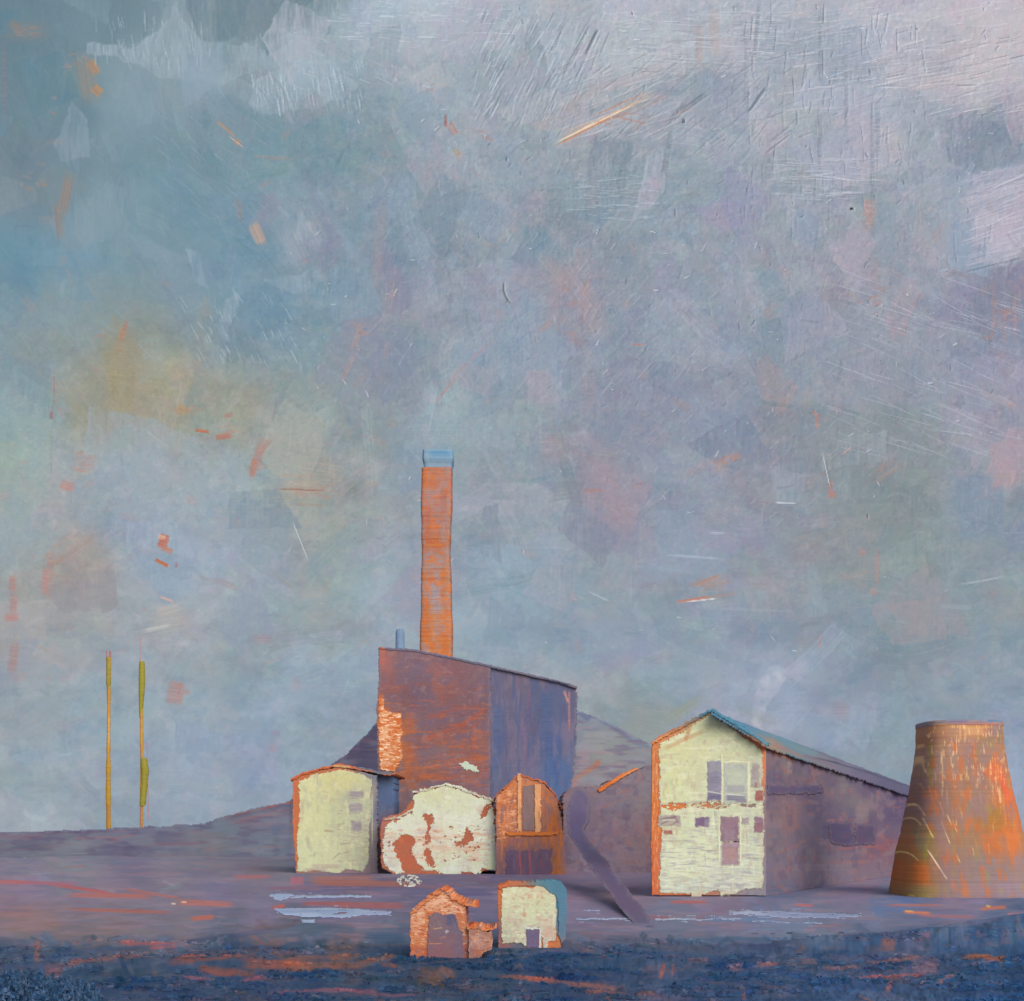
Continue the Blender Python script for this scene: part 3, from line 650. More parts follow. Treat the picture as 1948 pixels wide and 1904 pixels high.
REDS = [
 (60,1679,90,3,2,(186,98,94)),(150,1690,70,3,9,(180,92,84)),(210,1704,90,4,1,(178,104,92)),(290,1700,60,2.5,10,(170,104,96)),(390,1718,60,5,2,(184,110,94)),(350,1716,6,1.5,0,(240,200,170)),(330,1719,5,1.2,0,(240,210,180)),
 (480,1668,40,3.5,0,(168,104,106)),(565,1676,10,12,90,(176,104,116)),(650,1675,70,8,0,(160,104,92)),(700,1681,110,5,1,(156,96,82)),(560,1690,60,3,0,(140,100,110)),
 (230,1733,110,3,2,(170,100,84)),(385,1746,26,4,-6,(182,100,80)),(530,1725,14,3,-12,(184,92,74)),(700,1722,80,5,1,(160,86,80)),(620,1719,50,3.5,0,(158,90,84)),
 (70,1810,5,24,8,(166,104,92)),(100,1680,60,3,0,(150,110,128)),(280,1795,60,3.5,2,(176,96,92)),(310,1803,30,3,0,(182,98,96)),(200,1832,90,4,-7,(160,98,88)),(100,1860,20,24,10,(150,98,100)),
 (400,1834,90,4,-3,(170,92,78)),(520,1838,70,7,-2,(176,90,66)),(430,1850,60,5,3,(168,84,66)),(620,1840,100,7,-3,(168,96,70)),(600,1825,90,8,-2,(150,96,80)),(715,1826,40,6,-10,(160,92,66)),(740,1836,18,4,0,(164,88,72)),
 (370,1862,28,4,8,(176,96,108)),(480,1862,26,5,-5,(170,92,104)),(620,1886,120,3.5,0,(170,98,106)),(740,1890,70,3,0,(150,90,100)),(1080,1870,120,5,6,(180,104,86)),(1000,1862,60,4,6,(184,98,78)),(1180,1890,80,4,3,(172,100,86)),
 (820,1862,30,16,10,(140,90,70)),(850,1852,20,8,30,(150,96,80)),(1160,1820,30,2.5,-2,(186,98,78)),(1165,1823,20,1.8,0,(210,110,80)),(1230,1822,16,3,0,(150,110,120)),
 (1530,1722,20,1.8,4,(196,100,92)),(1310,1716,40,3,0,(170,100,100)),(1255,1745,26,2.4,0,(150,100,106)),(1260,1850,4,16,18,(206,102,74)),(1280,1845,3,12,10,(170,96,96)),(1540,1768,14,4,0,(150,120,130)),
 (1330,1828,24,6,0,(158,112,116)),(1400,1840,16,7,0,(168,116,122)),(1460,1836,26,5,-10,(172,108,104)),(1600,1843,40,5,0,(154,108,106)),(1540,1830,20,5,0,(158,110,108)),(1700,1828,60,4,-4,(170,106,96)),
 (1760,1838,30,12,0,(146,108,118)),(1700,1858,70,3.5,-4,(188,104,98)),(1870,1822,50,4.5,0,(192,100,62)),(1862,1818,24,3.5,0,(206,108,62)),(1800,1862,20,4,-30,(176,108,104)),(1690,1808,16,5,0,(164,100,88)),
 (1740,1722,60,2,0,(178,110,96)),(1745,1736,30,2.5,3,(206,120,84)),(1730,1734,10,1.4,3,(240,180,90)),(1800,1743,60,2.6,2,(176,112,110)),(1890,1727,28,3,-4,(196,108,76)),(1880,1724,5,2,20,(236,190,80)),(1930,1740,16,3,0,(180,110,110)),
 (1330,1878,10,3,0,(176,98,116)),(1415,1893,5,5,0,(176,96,92)),(1690,1880,6,9,20,(182,108,98)),(120,1900,8,20,10,(160,110,124)),(420,1893,14,3,0,(150,96,130)),(280,1858,10,3,0,(150,110,140)),
]
DARK = [
 (300,1792,40,8,-8,(76,92,118)),(250,1800,40,5,-12,(88,92,110)),(400,1785,60,5,-8,(74,80,106)),(440,1795,14,18,80,(62,78,100)),(480,1775,50,6,-8,(82,84,106)),(560,1772,60,12,-6,(84,98,112)),(430,1800,20,8,60,(58,72,96)),
 (640,1768,40,9,0,(78,94,112)),(740,1786,36,12,0,(56,86,110)),(720,1780,30,8,0,(66,88,112)),(790,1770,40,8,0,(84,88,112)),(60,1790,30,10,-25,(108,108,120)),(20,1800,40,20,0,(84,94,108)),
 (300,1848,60,8,-6,(52,74,96)),(190,1852,60,7,-2,(58,82,96)),(340,1838,30,10,-20,(62,80,110)),(400,1850,40,8,0,(78,90,112)),(550,1850,50,12,0,(44,72,100)),(590,1860,40,14,0,(50,76,108)),(660,1835,60,8,-4,(54,78,100)),(620,1832,30,4,0,(52,70,90)),
 (720,1845,40,18,0,(60,84,104)),(780,1830,50,12,-5,(54,78,98)),(880,1830,60,16,0,(50,74,96)),(820,1845,20,20,60,(42,66,92)),(920,1842,70,7,0,(40,62,84)),(980,1824,22,22,80,(52,86,112)),(1030,1828,50,12,10,(60,78,100)),
 (1060,1812,60,3.5,14,(44,62,88)),(1010,1850,60,9,0,(56,72,96)),(1120,1858,70,12,-2,(50,74,108)),(1060,1870,60,9,0,(58,82,110)),(1200,1862,60,9,0,(66,86,112)),(940,1808,30,6,10,(60,70,96)),(880,1815,14,8,0,(40,58,72)),
 (60,1900,60,18,0,(46,72,102)),(30,1888,14,12,0,(46,72,100)),(85,1888,14,12,0,(46,72,100)),(130,1895,14,10,0,(52,76,104)),(250,1875,80,14,-8,(46,74,104)),(330,1895,60,12,0,(56,76,108)),(240,1852,30,8,0,(48,74,86)),
 (1290,1778,90,9,0,(96,104,120)),(1200,1790,60,10,4,(84,92,108)),(1250,1802,50,6,4,(74,84,96)),(1300,1790,90,5,-2,(82,100,118)),(1400,1786,60,5,0,(70,94,118)),(1460,1790,40,8,4,(76,98,122)),(1180,1840,50,10,0,(78,90,102)),
 (1600,1790,36,5,8,(44,70,100)),(1640,1800,46,12,12,(54,82,112)),(1660,1812,30,10,0,(50,80,110)),(1645,1775,26,10,40,(84,98,120)),(1700,1795,60,7,0,(62,88,114)),(1800,1785,90,6,-2,(56,86,118)),(1900,1790,70,12,0,(58,90,124)),
 (1900,1745,40,16,0,(92,108,132)),(1900,1762,60,10,0,(64,96,126)),(1940,1820,30,20,0,(56,90,126)),(1850,1845,90,9,0,(60,90,124)),(1800,1830,20,14,80,(78,96,122)),(1760,1880,90,10,0,(58,88,122)),(1880,1900,90,12,0,(54,90,128)),
 (1690,1722,40,14,0,(90,112,150)),(1675,1735,14,14,0,(92,116,148)),(1720,1712,30,7,0,(84,108,148)),(1490,1703,60,9,0,(98,106,132)),(1440,1690,40,5,0,(100,98,120)),(1400,1883,50,10,0,(54,88,122)),(1310,1870,60,8,0,(58,88,116)),(1620,1880,80,8,0,(66,94,128)),
 (1440,1750,110,6,1,(104,124,150)),(1500,1762,60,8,0,(112,126,146)),(700,1690,120,5,0,(104,92,118)),(850,1698,90,8,0,(96,90,120)),(600,1692,60,4,0,(112,104,130)),
 (1600,1775,5,1.6,0,(50,60,70)),(1502,1775,6,1.6,0,(50,60,70)),(1436,1776,8,1.6,0,(50,60,70)),(1470,1776,5,1.5,0,(50,60,70)),(1360,1695,4,2,0,(80,84,108)),(1236,1762,2,8,90,(44,56,74)),
 (1385,1848,22,6,48,(46,66,96)),(1372,1848,1.6,20,2,(50,66,96)),(1425,1843,9,9,40,(52,74,104)),(1430,1858,22,6,0,(50,76,106)),(1415,1855,26,1.5,-50,(60,74,100)),(1452,1827,5,7,0,(62,76,100)),(1485,1848,12,6,-20,(54,76,106)),(1500,1857,20,4,8,(56,80,110)),(1485,1838,12,4,-10,(62,80,106)),(1520,1834,9,4,0,(76,92,100)),(1540,1856,26,1.3,-4,(84,80,90)),
]
for t in DARK: gr.stroke(*t, .82, .35, .5)
LIGHTS = [(900,1880,30,14,20,(120,112,118)),(870,1895,26,14,0,(112,104,106)),(1250,1895,70,14,-12,(108,106,126)),(1370,1895,50,6,0,(104,106,126)),(1560,1860,60,8,0,(104,106,124)),(1500,1820,50,12,0,(120,118,128)),(1450,1778,50,8,0,(122,122,134)),
 (1640,1745,50,5,0,(136,122,130)),(1330,1740,60,5,0,(136,120,130)),(60,1760,70,12,-3,(142,112,102)),(160,1775,80,9,-6,(136,114,104)),(30,1735,40,14,0,(146,108,102)),(700,1760,60,5,0,(136,114,122)),(560,1787,16,5,0,(150,118,120)),(640,1790,16,4,-10,(146,116,108))]
for k in range(150):
    x, y = gr.g.uniform(0, 1948), gr.g.uniform(1640, 1790)
    gr.stroke(x, y, gr.g.uniform(10,60), gr.g.uniform(1.2,4), gr.g.normal(0,6), [(150,114,124),(168,104,102),(136,124,144),(126,118,132)][k % 4], gr.g.uniform(.25,.6), .5, .75)
for t in LIGHTS: gr.stroke(*t, .7, .5, .5)
for t in REDS: gr.stroke(t[0], t[1], t[2], t[3] * 1.35, t[4], t[5], .85, .4, .55)
for t in DARK[-24:]: gr.stroke(*t, .8, .3, .4)
for k in range(760):
    x, y = gr.g.uniform(0, 1948), gr.g.uniform(1780, 1908)
    if 940 < x < 1090 and y < 1800: continue
    q = gr.g.integers(5)
    cc = [(40,66,92),(54,80,104),(74,90,110),(116,102,112),(48,70,84)][q]
    if y < 1815 and q < 3: cc = tuple(v + 26 for v in cc)
    gr.stroke(x, y, gr.g.uniform(4,22), gr.g.uniform(2.5,9), gr.g.choice([0,0,70]) + gr.g.normal(0,18), cc, gr.g.uniform(.35,.85), .4, .75, gr.g.normal(0,.003), .06)
for k in range(90):
    gr.stroke(gr.g.uniform(0,1948), gr.g.uniform(1790,1905), gr.g.uniform(3,18), gr.g.uniform(1,4), gr.g.normal(0,16), [(184,104,90),(170,104,108),(196,106,72)][k % 3], gr.g.uniform(.4,.8), .4, .7)
gr.dabs(900, 9, 2.2, jit=8, aj=12, a=.55, soft=.4, br=.6, hue=GH)

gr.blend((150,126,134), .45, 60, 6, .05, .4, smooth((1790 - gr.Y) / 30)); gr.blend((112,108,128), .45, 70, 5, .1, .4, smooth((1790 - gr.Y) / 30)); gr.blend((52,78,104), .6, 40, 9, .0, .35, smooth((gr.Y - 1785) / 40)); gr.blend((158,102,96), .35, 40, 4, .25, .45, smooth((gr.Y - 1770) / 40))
for t in REDS:
    if t[1] < 1765: gr.stroke(t[0], t[1], t[2], t[3] * 1.3, t[4], t[5], .7, .45, .55)
    else: gr.stroke(t[0], t[1], t[2], t[3] * 1.1, t[4], t[5], .35, .45, .6)
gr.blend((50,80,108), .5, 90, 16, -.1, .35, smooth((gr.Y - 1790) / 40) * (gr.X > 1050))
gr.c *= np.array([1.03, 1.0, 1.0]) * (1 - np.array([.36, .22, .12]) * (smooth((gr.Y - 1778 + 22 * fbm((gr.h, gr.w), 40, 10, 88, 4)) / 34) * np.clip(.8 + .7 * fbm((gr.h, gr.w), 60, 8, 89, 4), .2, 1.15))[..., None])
gr.dabs(160, 60, 7, ang=0, aj=6, jit=8, a=.5, soft=.5, br=.8, hue=((0,0,0),(-10,-4,4),(20,-4,-12)), box=(0, 1785, 1948, 1910))
for t in REDS:
    if t[1] > 1790: gr.stroke(t[0], t[1], t[2], t[3], t[4], tuple(v * .92 for v in t[5]), .55, .5, .7)
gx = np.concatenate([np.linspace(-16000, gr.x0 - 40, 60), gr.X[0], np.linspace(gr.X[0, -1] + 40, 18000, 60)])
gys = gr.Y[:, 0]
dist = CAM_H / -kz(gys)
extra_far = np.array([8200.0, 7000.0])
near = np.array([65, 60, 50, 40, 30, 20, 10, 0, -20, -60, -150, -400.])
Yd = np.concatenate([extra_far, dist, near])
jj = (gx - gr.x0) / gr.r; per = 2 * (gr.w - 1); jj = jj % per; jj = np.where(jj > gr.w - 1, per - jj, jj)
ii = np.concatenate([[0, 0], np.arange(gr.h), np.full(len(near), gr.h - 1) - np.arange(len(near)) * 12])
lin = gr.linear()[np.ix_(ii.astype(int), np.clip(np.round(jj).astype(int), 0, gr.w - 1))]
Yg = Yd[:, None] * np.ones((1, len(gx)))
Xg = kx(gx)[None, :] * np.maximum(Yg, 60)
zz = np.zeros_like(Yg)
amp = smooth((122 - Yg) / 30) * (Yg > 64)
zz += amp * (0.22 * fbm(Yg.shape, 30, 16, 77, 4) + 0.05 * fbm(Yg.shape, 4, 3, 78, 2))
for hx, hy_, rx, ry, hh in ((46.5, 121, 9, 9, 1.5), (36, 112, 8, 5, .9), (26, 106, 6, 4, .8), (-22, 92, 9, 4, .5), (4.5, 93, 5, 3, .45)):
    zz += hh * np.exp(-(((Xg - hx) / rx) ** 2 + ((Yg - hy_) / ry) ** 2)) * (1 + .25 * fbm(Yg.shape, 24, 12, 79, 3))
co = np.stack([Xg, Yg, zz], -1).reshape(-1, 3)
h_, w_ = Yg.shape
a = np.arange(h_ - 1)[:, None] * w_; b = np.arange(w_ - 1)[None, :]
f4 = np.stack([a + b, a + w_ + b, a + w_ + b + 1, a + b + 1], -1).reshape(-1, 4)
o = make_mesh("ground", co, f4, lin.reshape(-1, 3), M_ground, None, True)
o["kind"] = "structure"

# ------------------------------------------------------------------ hill: spoil slopes behind the works
hl = Canvas(-400, 1270, 2400, 1640, 2.0, (122, 116, 130), 31)
hl.field([
 (50,1592,(108,96,116)),(200,1590,(106,98,118)),(300,1588,(110,106,124)),(400,1575,(120,130,140)),(520,1550,(118,114,128)),(50,1625,(118,120,128)),(150,1630,(128,132,136)),(250,1625,(112,106,124)),(400,1610,(126,122,128)),(500,1620,(116,122,132)),
 (600,1490,(128,130,142)),(650,1450,(104,94,110)),(690,1420,(96,84,104)),(700,1460,(92,84,106)),(560,1520,(120,112,126)),(900,1350,(120,118,130)),(1110,1380,(118,124,132)),(1150,1430,(130,132,128)),(1200,1420,(124,128,128)),(1150,1480,(130,120,124)),
 (1220,1470,(126,122,124)),(1300,1500,(122,112,124)),(1600,1560,(120,108,124)),(1800,1600,(126,114,132)),(1930,1625,(136,128,146)),(2300,1630,(120,116,130)),(-300,1620,(116,112,126))], 4)
hl.dabs(500, 26, 7, jit=7, aj=18, a=.6, soft=.5, hue=GH); hl.dabs(500, 12, 4, jit=7, aj=25, a=.6, soft=.4, hue=GH)
for t in [(80,1583,120,4,-1,(112,84,104)),(220,1578,90,4,-3,(110,92,116)),(30,1590,60,5,0,(128,78,96)),(180,1594,40,2.5,-2,(170,88,92)),(235,1592,26,2,-14,(176,92,84)),(270,1583,60,5,0,(98,90,122)),(375,1571,20,3,3,(86,98,124)),
 (480,1545,60,6,-14,(100,98,116)),(500,1538,90,2.5,-12,(176,100,88)),(545,1528,50,2.2,-6,(190,92,62)),(500,1552,60,3,-14,(156,100,104)),(540,1532,16,4,0,(92,94,122)),(530,1575,18,12,-30,(104,112,132)),
 (40,1610,60,8,5,(104,102,116)),(90,1620,20,14,70,(106,106,116)),(130,1632,60,5,0,(100,104,114)),(230,1612,40,14,0,(110,100,122)),(400,1600,40,20,0,(128,124,124)),(330,1605,80,4,-2,(136,104,112)),
 (680,1405,50,9,-55,(96,78,102)),(660,1440,60,8,-30,(98,86,106)),(700,1440,20,50,0,(92,82,104)),(610,1470,60,8,-20,(122,116,132)),(640,1462,50,3,-18,(140,106,112)),
 (1150,1372,60,6,28,(96,98,122)),(1110,1358,20,9,35,(88,96,126)),(1195,1400,40,9,32,(104,106,124)),(1215,1412,30,6,28,(112,118,132)),(1130,1410,24,24,0,(136,134,132)),(1110,1440,14,30,0,(146,128,134)),
 (1112,1470,30,5,-35,(176,108,74)),(1135,1455,12,7,-60,(166,108,84)),(1160,1460,30,8,-20,(134,128,126)),(1090,1490,10,10,0,(150,112,110))]:
    hl.stroke(*t, .85, .35, .5)
hl.blend((136,136,142), .55, 50, 12, .0, .4); hl.blend((104,90,112), .55, 44, 8, .1, .4); hl.blend((150,116,120), .4, 60, 5, .2, .45)
crest = [(-400,1592),(0,1583),(120,1579),(220,1574),(300,1571),(380,1567),(450,1545),(550,1523),(610,1468),(660,1432),(722,1368),(800,1310),(900,1290),(1020,1315),(1098,1350),(1160,1374),(1240,1418),(1330,1450),(1500,1500),(1700,1560),(1850,1590),(2000,1600),(2400,1605)]
cx_, cy_ = zip(*crest)
yc = np.interp(hl.X[0], cx_, cy_)
yc = yc + 3.4 * fbm((1, hl.w), 9, 2, 55, 4)[0] + 1.2 * fbm((1, hl.w), 2, 2, 56, 2)[0]
hl.fray(hl.Y > yc[None, :], (132,140,154), 7, .65)
y_base = 1580 + CAM_H * F / 450 / S
hbx = hl.X[0]; hbn = fbm((1, hl.w), 70, 2, 57, 4)[0]
def hill_surf(x, y):
    c = np.interp(x, cx_, cy_)
    t = np.clip((y_base - y) / (y_base - c), 0, 1.1)
    Yv = 450 + 130 * t + (1 - np.clip(t, 0, 1)) ** 2 * 70 * np.interp(x, hbx, hbn)
    return kx(x) * Yv, Yv, CAM_H + kz(y) * Yv
yb_ = y_base - 3 + 5 * fbm((1, hl.w), 34, 2, 58, 4)[0]
for t in [(200,1632,200,7,0,(128,122,132)),(450,1632,160,7,0,(124,118,128)),(40,1630,90,7,0,(124,122,132)),(330,1626,60,5,0,(134,118,126)),(100,1622,50,5,0,(132,132,138))]: hl.stroke(*t, .8, .7, .6)
o = panel("hill", hl, hl.Y > yc[None, :], hill_surf, (0, 120, -6), M_hill)
o["kind"] = "structure"

# ------------------------------------------------------------------ water: shallow pools lying on the ground
def pool(box, base, strokes, polys, h, name="water"):
    c = Canvas(*box, 1.2, base, 41)  # pale base and streaks hold the reflected sky as painted colour
    c.mottle(.03, 30, 3)
    for t in strokes: c.stroke(*t, .8, .4, .6)
    m = np.zeros((c.h, c.w), bool)
    for p in polys: m |= c.mask(p, 1.8, 14)
    nz1 = fbm((c.h, c.w), 26, 2.2, 43, 3)
    m &= nz1 > -0.45
    m |= (nz1 > 0.42) & (sum(np.roll(m, k, 0) for k in (-4, -2, 2, 4)) > 0)
    o = panel(name, c, m, on_ground(h), (0, 0, -.01), M_water)
    o["kind"] = "structure"
    return o
pool((500,1690,760,1755), (168,182,212), [(600,1736,90,5,0,(134,158,196)),(560,1740,60,4,0,(190,206,232)),(620,1732,60,2,0,(110,146,188)),(660,1741,50,3,0,(166,184,214)),(700,1705,60,2,0,(176,190,220)),(530,1704,20,6,0,(184,196,226))],
     [band([(512,1702),(560,1705),(640,1704),(705,1704)], 2.2, 2.2), [(512,1700),(545,1698),(560,1702),(535,1712),(522,1710)],
      [(520,1728),(600,1726),(680,1728),(745,1734),(740,1739),(690,1740),(650,1745),(600,1743),(540,1740)], [(570,1748),(600,1748),(596,1753),(575,1752)]], 0.02)
pool((1085,1715,1640,1765), (160,170,198), [(1500,1738,110,5,1,(166,176,206)),(1600,1743,60,4,0,(150,166,198)),(1200,1748,110,3,0,(176,178,196)),(1450,1752,60,3,0,(140,158,186)),(1540,1755,60,2,0,(176,192,214))],
     [band([(1095,1747),(1180,1746),(1238,1747)], 1.4, 1.8), band([(1245,1748),(1330,1748),(1410,1747)], 1.8, 1.6), [(1385,1736),(1420,1730),(1520,1733),(1600,1741),(1660,1740),(1600,1746),(1500,1744),(1430,1741)],
      band([(1430,1751),(1520,1753),(1565,1755)], 1.0, 1.2), band([(1110,1731),(1140,1731)], 1, 1), band([(1585,1738),(1632,1740)], 2, 2)], 0.02)

# ------------------------------------------------------------------ big boiler house
Y0 = 330
bh = thing("boiler_house", "tallest mauve and slate blue brick block with a sloping roof line, under the orange chimney", "factory building", (kx(905) * Y0, Y0, 0))
c = Canvas(700, 1215, 1110, 1680, 1.3, (118, 98, 108), 51)
c.field([(735,1250,(140,104,104)),(780,1260,(116,100,116)),(850,1300,(126,96,106)),(770,1330,(108,92,110)),(830,1370,(112,94,112)),(900,1330,(108,96,114)),(790,1420,(124,96,100)),(860,1430,(128,98,98)),(905,1430,(132,98,98)),
         (800,1470,(130,98,92)),(860,1490,(126,100,108)),(910,1500,(128,104,116)),(740,1400,(184,116,70)),(730,1500,(110,100,112)),(850,1600,(118,100,112)),(1000,1600,(118,104,122))], 4)
c.dabs(260, 26, 9, ang=-15, aj=30, jit=8, a=.6, soft=.5, hue=GH)
for t in [(728,1245,7,26,0,(190,108,84)),(735,1262,16,26,10,(150,100,102)),(830,1275,40,20,40,(138,98,102)),(850,1320,20,30,0,(146,94,86)),(800,1290,30,12,0,(110,98,118)),
          (870,1350,70,5,-12,(150,90,86)),(860,1385,80,4,-24,(170,92,72)),(900,1365,50,4,-35,(164,86,70)),(820,1400,70,3,-8,(156,88,78)),(830,1440,90,2.2,-9,(184,104,80)),(850,1455,90,2,-9,(176,100,78)),(800,1462,60,2.5,-12,(206,128,88)),
          (810,1430,60,7,-8,(128,108,110)),(880,1410,5,30,0,(168,92,72)),(902,1400,4,36,0,(180,88,58)),(912,1370,3,30,0,(172,92,74)),(770,1395,9,50,0,(164,104,64)),(775,1450,8,40,0,(176,104,60)),(790,1480,20,26,0,(138,92,76)),
          (880,1470,26,30,0,(128,104,120)),(850,1490,40,16,0,(122,96,106)),(900,1500,20,20,0,(136,112,128)),(835,1400,10,12,0,(140,126,130)),(725,1340,7,26,0,(206,116,60)),(732,1360,12,20,0,(196,108,58)),(740,1475,26,12,0,(140,92,76))]:
    c.stroke(*t, .72, .45, .75)
for t in [(800,1330,60,30,10,(124,90,92)),(760,1290,30,40,0,(136,94,92)),(880,1330,50,20,10,(116,92,100)),(840,1400,70,22,-12,(136,88,76)),(900,1450,26,50,0,(138,90,78)),(810,1470,50,22,0,(144,90,70)),(860,1500,60,14,0,(128,94,94)),(760,1350,16,50,0,(118,94,104))]: c.stroke(*t, .5, .6, .7)
for k in range(120):
    c.stroke(c.g.uniform(765,930), c.g.uniform(1290,1500), c.g.uniform(6,30), c.g.uniform(1,4), c.g.normal(-12,12), [(156,88,66),(118,92,104),(140,86,76)][k % 3], .45, .5, .8)
for k in range(50):
    c.stroke(c.g.uniform(770,925), c.g.uniform(1390,1500), c.g.uniform(6,22), .9, c.g.normal(-6,4), (198,112,78), .6, .4, .6)
c.mottle(.02, 10, 30)
for t in [(760,1480,26,14,0,(178,98,56)),(780,1400,12,60,0,(164,92,62)),(830,1300,14,30,20,(160,100,84)),(745,1310,22,10,0,(150,92,80)),(880,1445,50,8,-10,(170,92,64)),(850,1480,40,6,-6,(166,90,62))]: c.stroke(*t, .6, .6, .85)
c.c *= np.array([1.05, .98, .93])
c.blend((110,96,116), .55, 40, 22, .0, .4); c.blend((186,100,60), .6, 26, 3.2, .2, .45, (c.Y > 1330)); c.blend((152,120,120), .5, 12, 8, .25, .5)
wl = panel("wall", c, c.fray(c.mask([(720,1232),(790,1236),(860,1250),(932,1266),(932,1668),(722,1668),(716,1350),(720,1300)], 2.5, 14), (124,116,130), 6, .6), front(Y0), (0, 38, 0), M_brick, bh)
part(wl, "mauve brown brick wall streaked with orange")
c2 = Canvas(915, 1250, 1110, 1680, 1.3, (92, 94, 124), 52)
c2.field([(940,1300,(104,96,116)),(950,1360,(92,98,128)),(990,1310,(104,98,118)),(1000,1380,(110,100,126)),(970,1430,(104,98,124)),(1040,1340,(88,96,128)),(1050,1420,(86,96,132)),(1060,1480,(84,106,148)),(960,1490,(98,100,128)),(1010,1490,(110,106,132)),(1085,1400,(118,108,130)),(1080,1600,(124,108,122)),(960,1600,(120,100,116))], 4)
c2.dabs(220, 30, 8, ang=90, aj=12, jit=7, a=.6, soft=.5, hue=GH)
for t in [(1006,1350,5,50,3,(124,94,116)),(1000,1420,6,50,-3,(120,98,126)),(945,1400,8,90,0,(82,98,136)),(1040,1380,14,80,0,(78,94,132)),(1055,1440,14,50,0,(74,98,146)),(970,1380,10,60,0,(104,98,122)),(980,1450,16,40,0,(112,106,130)),
          (1083,1350,2.5,46,0,(190,122,116)),(1077,1325,3,14,-20,(220,150,130)),(1088,1300,12,7,0,(186,122,126)),(1094,1380,3,90,0,(98,86,106)),(1090,1450,3,40,0,(110,100,122)),(1066,1500,20,8,20,(84,110,150)),(1010,1475,30,8,-45,(116,112,134))]:
    c2.stroke(*t, .8, .4, .6)
c2.blend((126,112,130), .5, 10, 46, .1, .4); c2.blend((76,90,128), .5, 9, 60, .1, .4)
wr = panel("wall", c2, c2.fray(c2.mask([(929,1266),(1000,1282),(1088,1302),(1098,1316),(1096,1400),(1090,1480),(1080,1520),(1080,1668),(929,1668)], 3, 12), (126,122,138), 7, .7), front(Y0 + .6), (0, 36, 0), M_wall, bh)
part(wr, "slate blue wall of the right bay")
c3 = Canvas(700, 1215, 1115, 1330, 1.3, (112, 102, 120), 53)
c3.dabs(100, 16, 4, ang=14, aj=10, jit=10, a=.7)
for t in [(735,1232,12,4,0,(120,96,110)),(760,1234,20,3,5,(100,96,112)),(850,1250,26,5,28,(92,104,140)),(900,1262,60,3,14,(90,96,112)),(980,1282,60,3,14,(76,88,108)),(1060,1298,30,3,14,(70,78,100)),(1085,1296,14,4,10,(176,120,122)),(726,1233,7,4,0,(190,104,80))]:
    c3.stroke(*t, .9, .3, .5)
panel("roof", c3, c3.mask(band([(720,1232),(790,1237),(850,1249),(932,1267),(1000,1282),(1070,1298),(1096,1307)], 2.0, 2.4), 1.2, 9), front(Y0 - .12), (0, 38, 0), M_roof, bh)
c4 = Canvas(710, 1320, 775, 1480, 1.0, (214, 150, 108), 54)  # lit window strip: its light is painted as peach colour
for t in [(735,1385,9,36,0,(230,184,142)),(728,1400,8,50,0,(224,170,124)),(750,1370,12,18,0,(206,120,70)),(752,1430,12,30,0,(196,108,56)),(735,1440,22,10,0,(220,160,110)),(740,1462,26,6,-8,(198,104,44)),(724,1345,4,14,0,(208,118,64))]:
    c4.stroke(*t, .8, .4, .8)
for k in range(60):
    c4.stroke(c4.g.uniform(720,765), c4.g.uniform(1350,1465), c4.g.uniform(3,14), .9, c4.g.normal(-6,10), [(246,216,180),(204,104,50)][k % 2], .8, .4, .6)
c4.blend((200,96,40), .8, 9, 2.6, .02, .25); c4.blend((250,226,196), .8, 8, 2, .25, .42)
part(panel("panel", c4, c4.mask([(719,1330),(728,1328),(732,1352),(763,1357),(764,1440),(750,1468),(722,1465)], 3, 9), front(Y0 - .15), (0, .12, 0), M_brick, bh), "peach and orange lit window strip on the left corner, its light painted in")
c5 = Canvas(860, 1445, 920, 1485, .8, (196, 208, 186), 55)
part(panel("patch", c5, c5.mask([(870,1452),(885,1448),(908,1460),(910,1468),(900,1466),(893,1463),(886,1466),(880,1458)], 3, 5), front(Y0 - .12), (0, .1, 0), M_wall, bh), "splash of pale wash on the brick")
c6 = Canvas(745, 1190, 780, 1240, 1.0, (116, 140, 166), 56); c6.mottle(.03, 8, 12)
revolve("vent", c6, [(1196, 0.5), (1198, 7), (1203, 8.5), (1236, 8.5)], 761, Y0 + 8, M_metal, bh, 32, 0.6)

# chimney
Yc = 346
ch = thing("factory_chimney", "tall orange brick chimney with a pale blue cap standing on the big mauve block", "chimney", (kx(831) * Yc, Yc, 0))
c = Canvas(785, 845, 880, 1290, 1.0, (190, 124, 92), 61)
c.field([(812,905,(206,122,76)),(850,905,(176,138,132)),(815,960,(196,128,112)),(850,960,(176,136,128)),(830,1000,(172,138,130)),(820,1030,(196,112,70)),(850,1045,(190,120,86)),(830,1070,(164,146,146)),(810,1090,(188,124,92)),
         (832,1120,(168,152,158)),(850,1110,(200,122,66)),(830,1150,(166,160,170)),(812,1160,(200,122,84)),(815,1190,(208,122,62)),(850,1190,(206,130,80)),(830,1230,(206,126,66)),(850,1240,(204,128,74))], 3.4)
c.dabs(160, 9, 4, ang=80, aj=30, jit=10, a=.6, hue=((0,0,0),(16,-6,-14),(-12,6,14)))
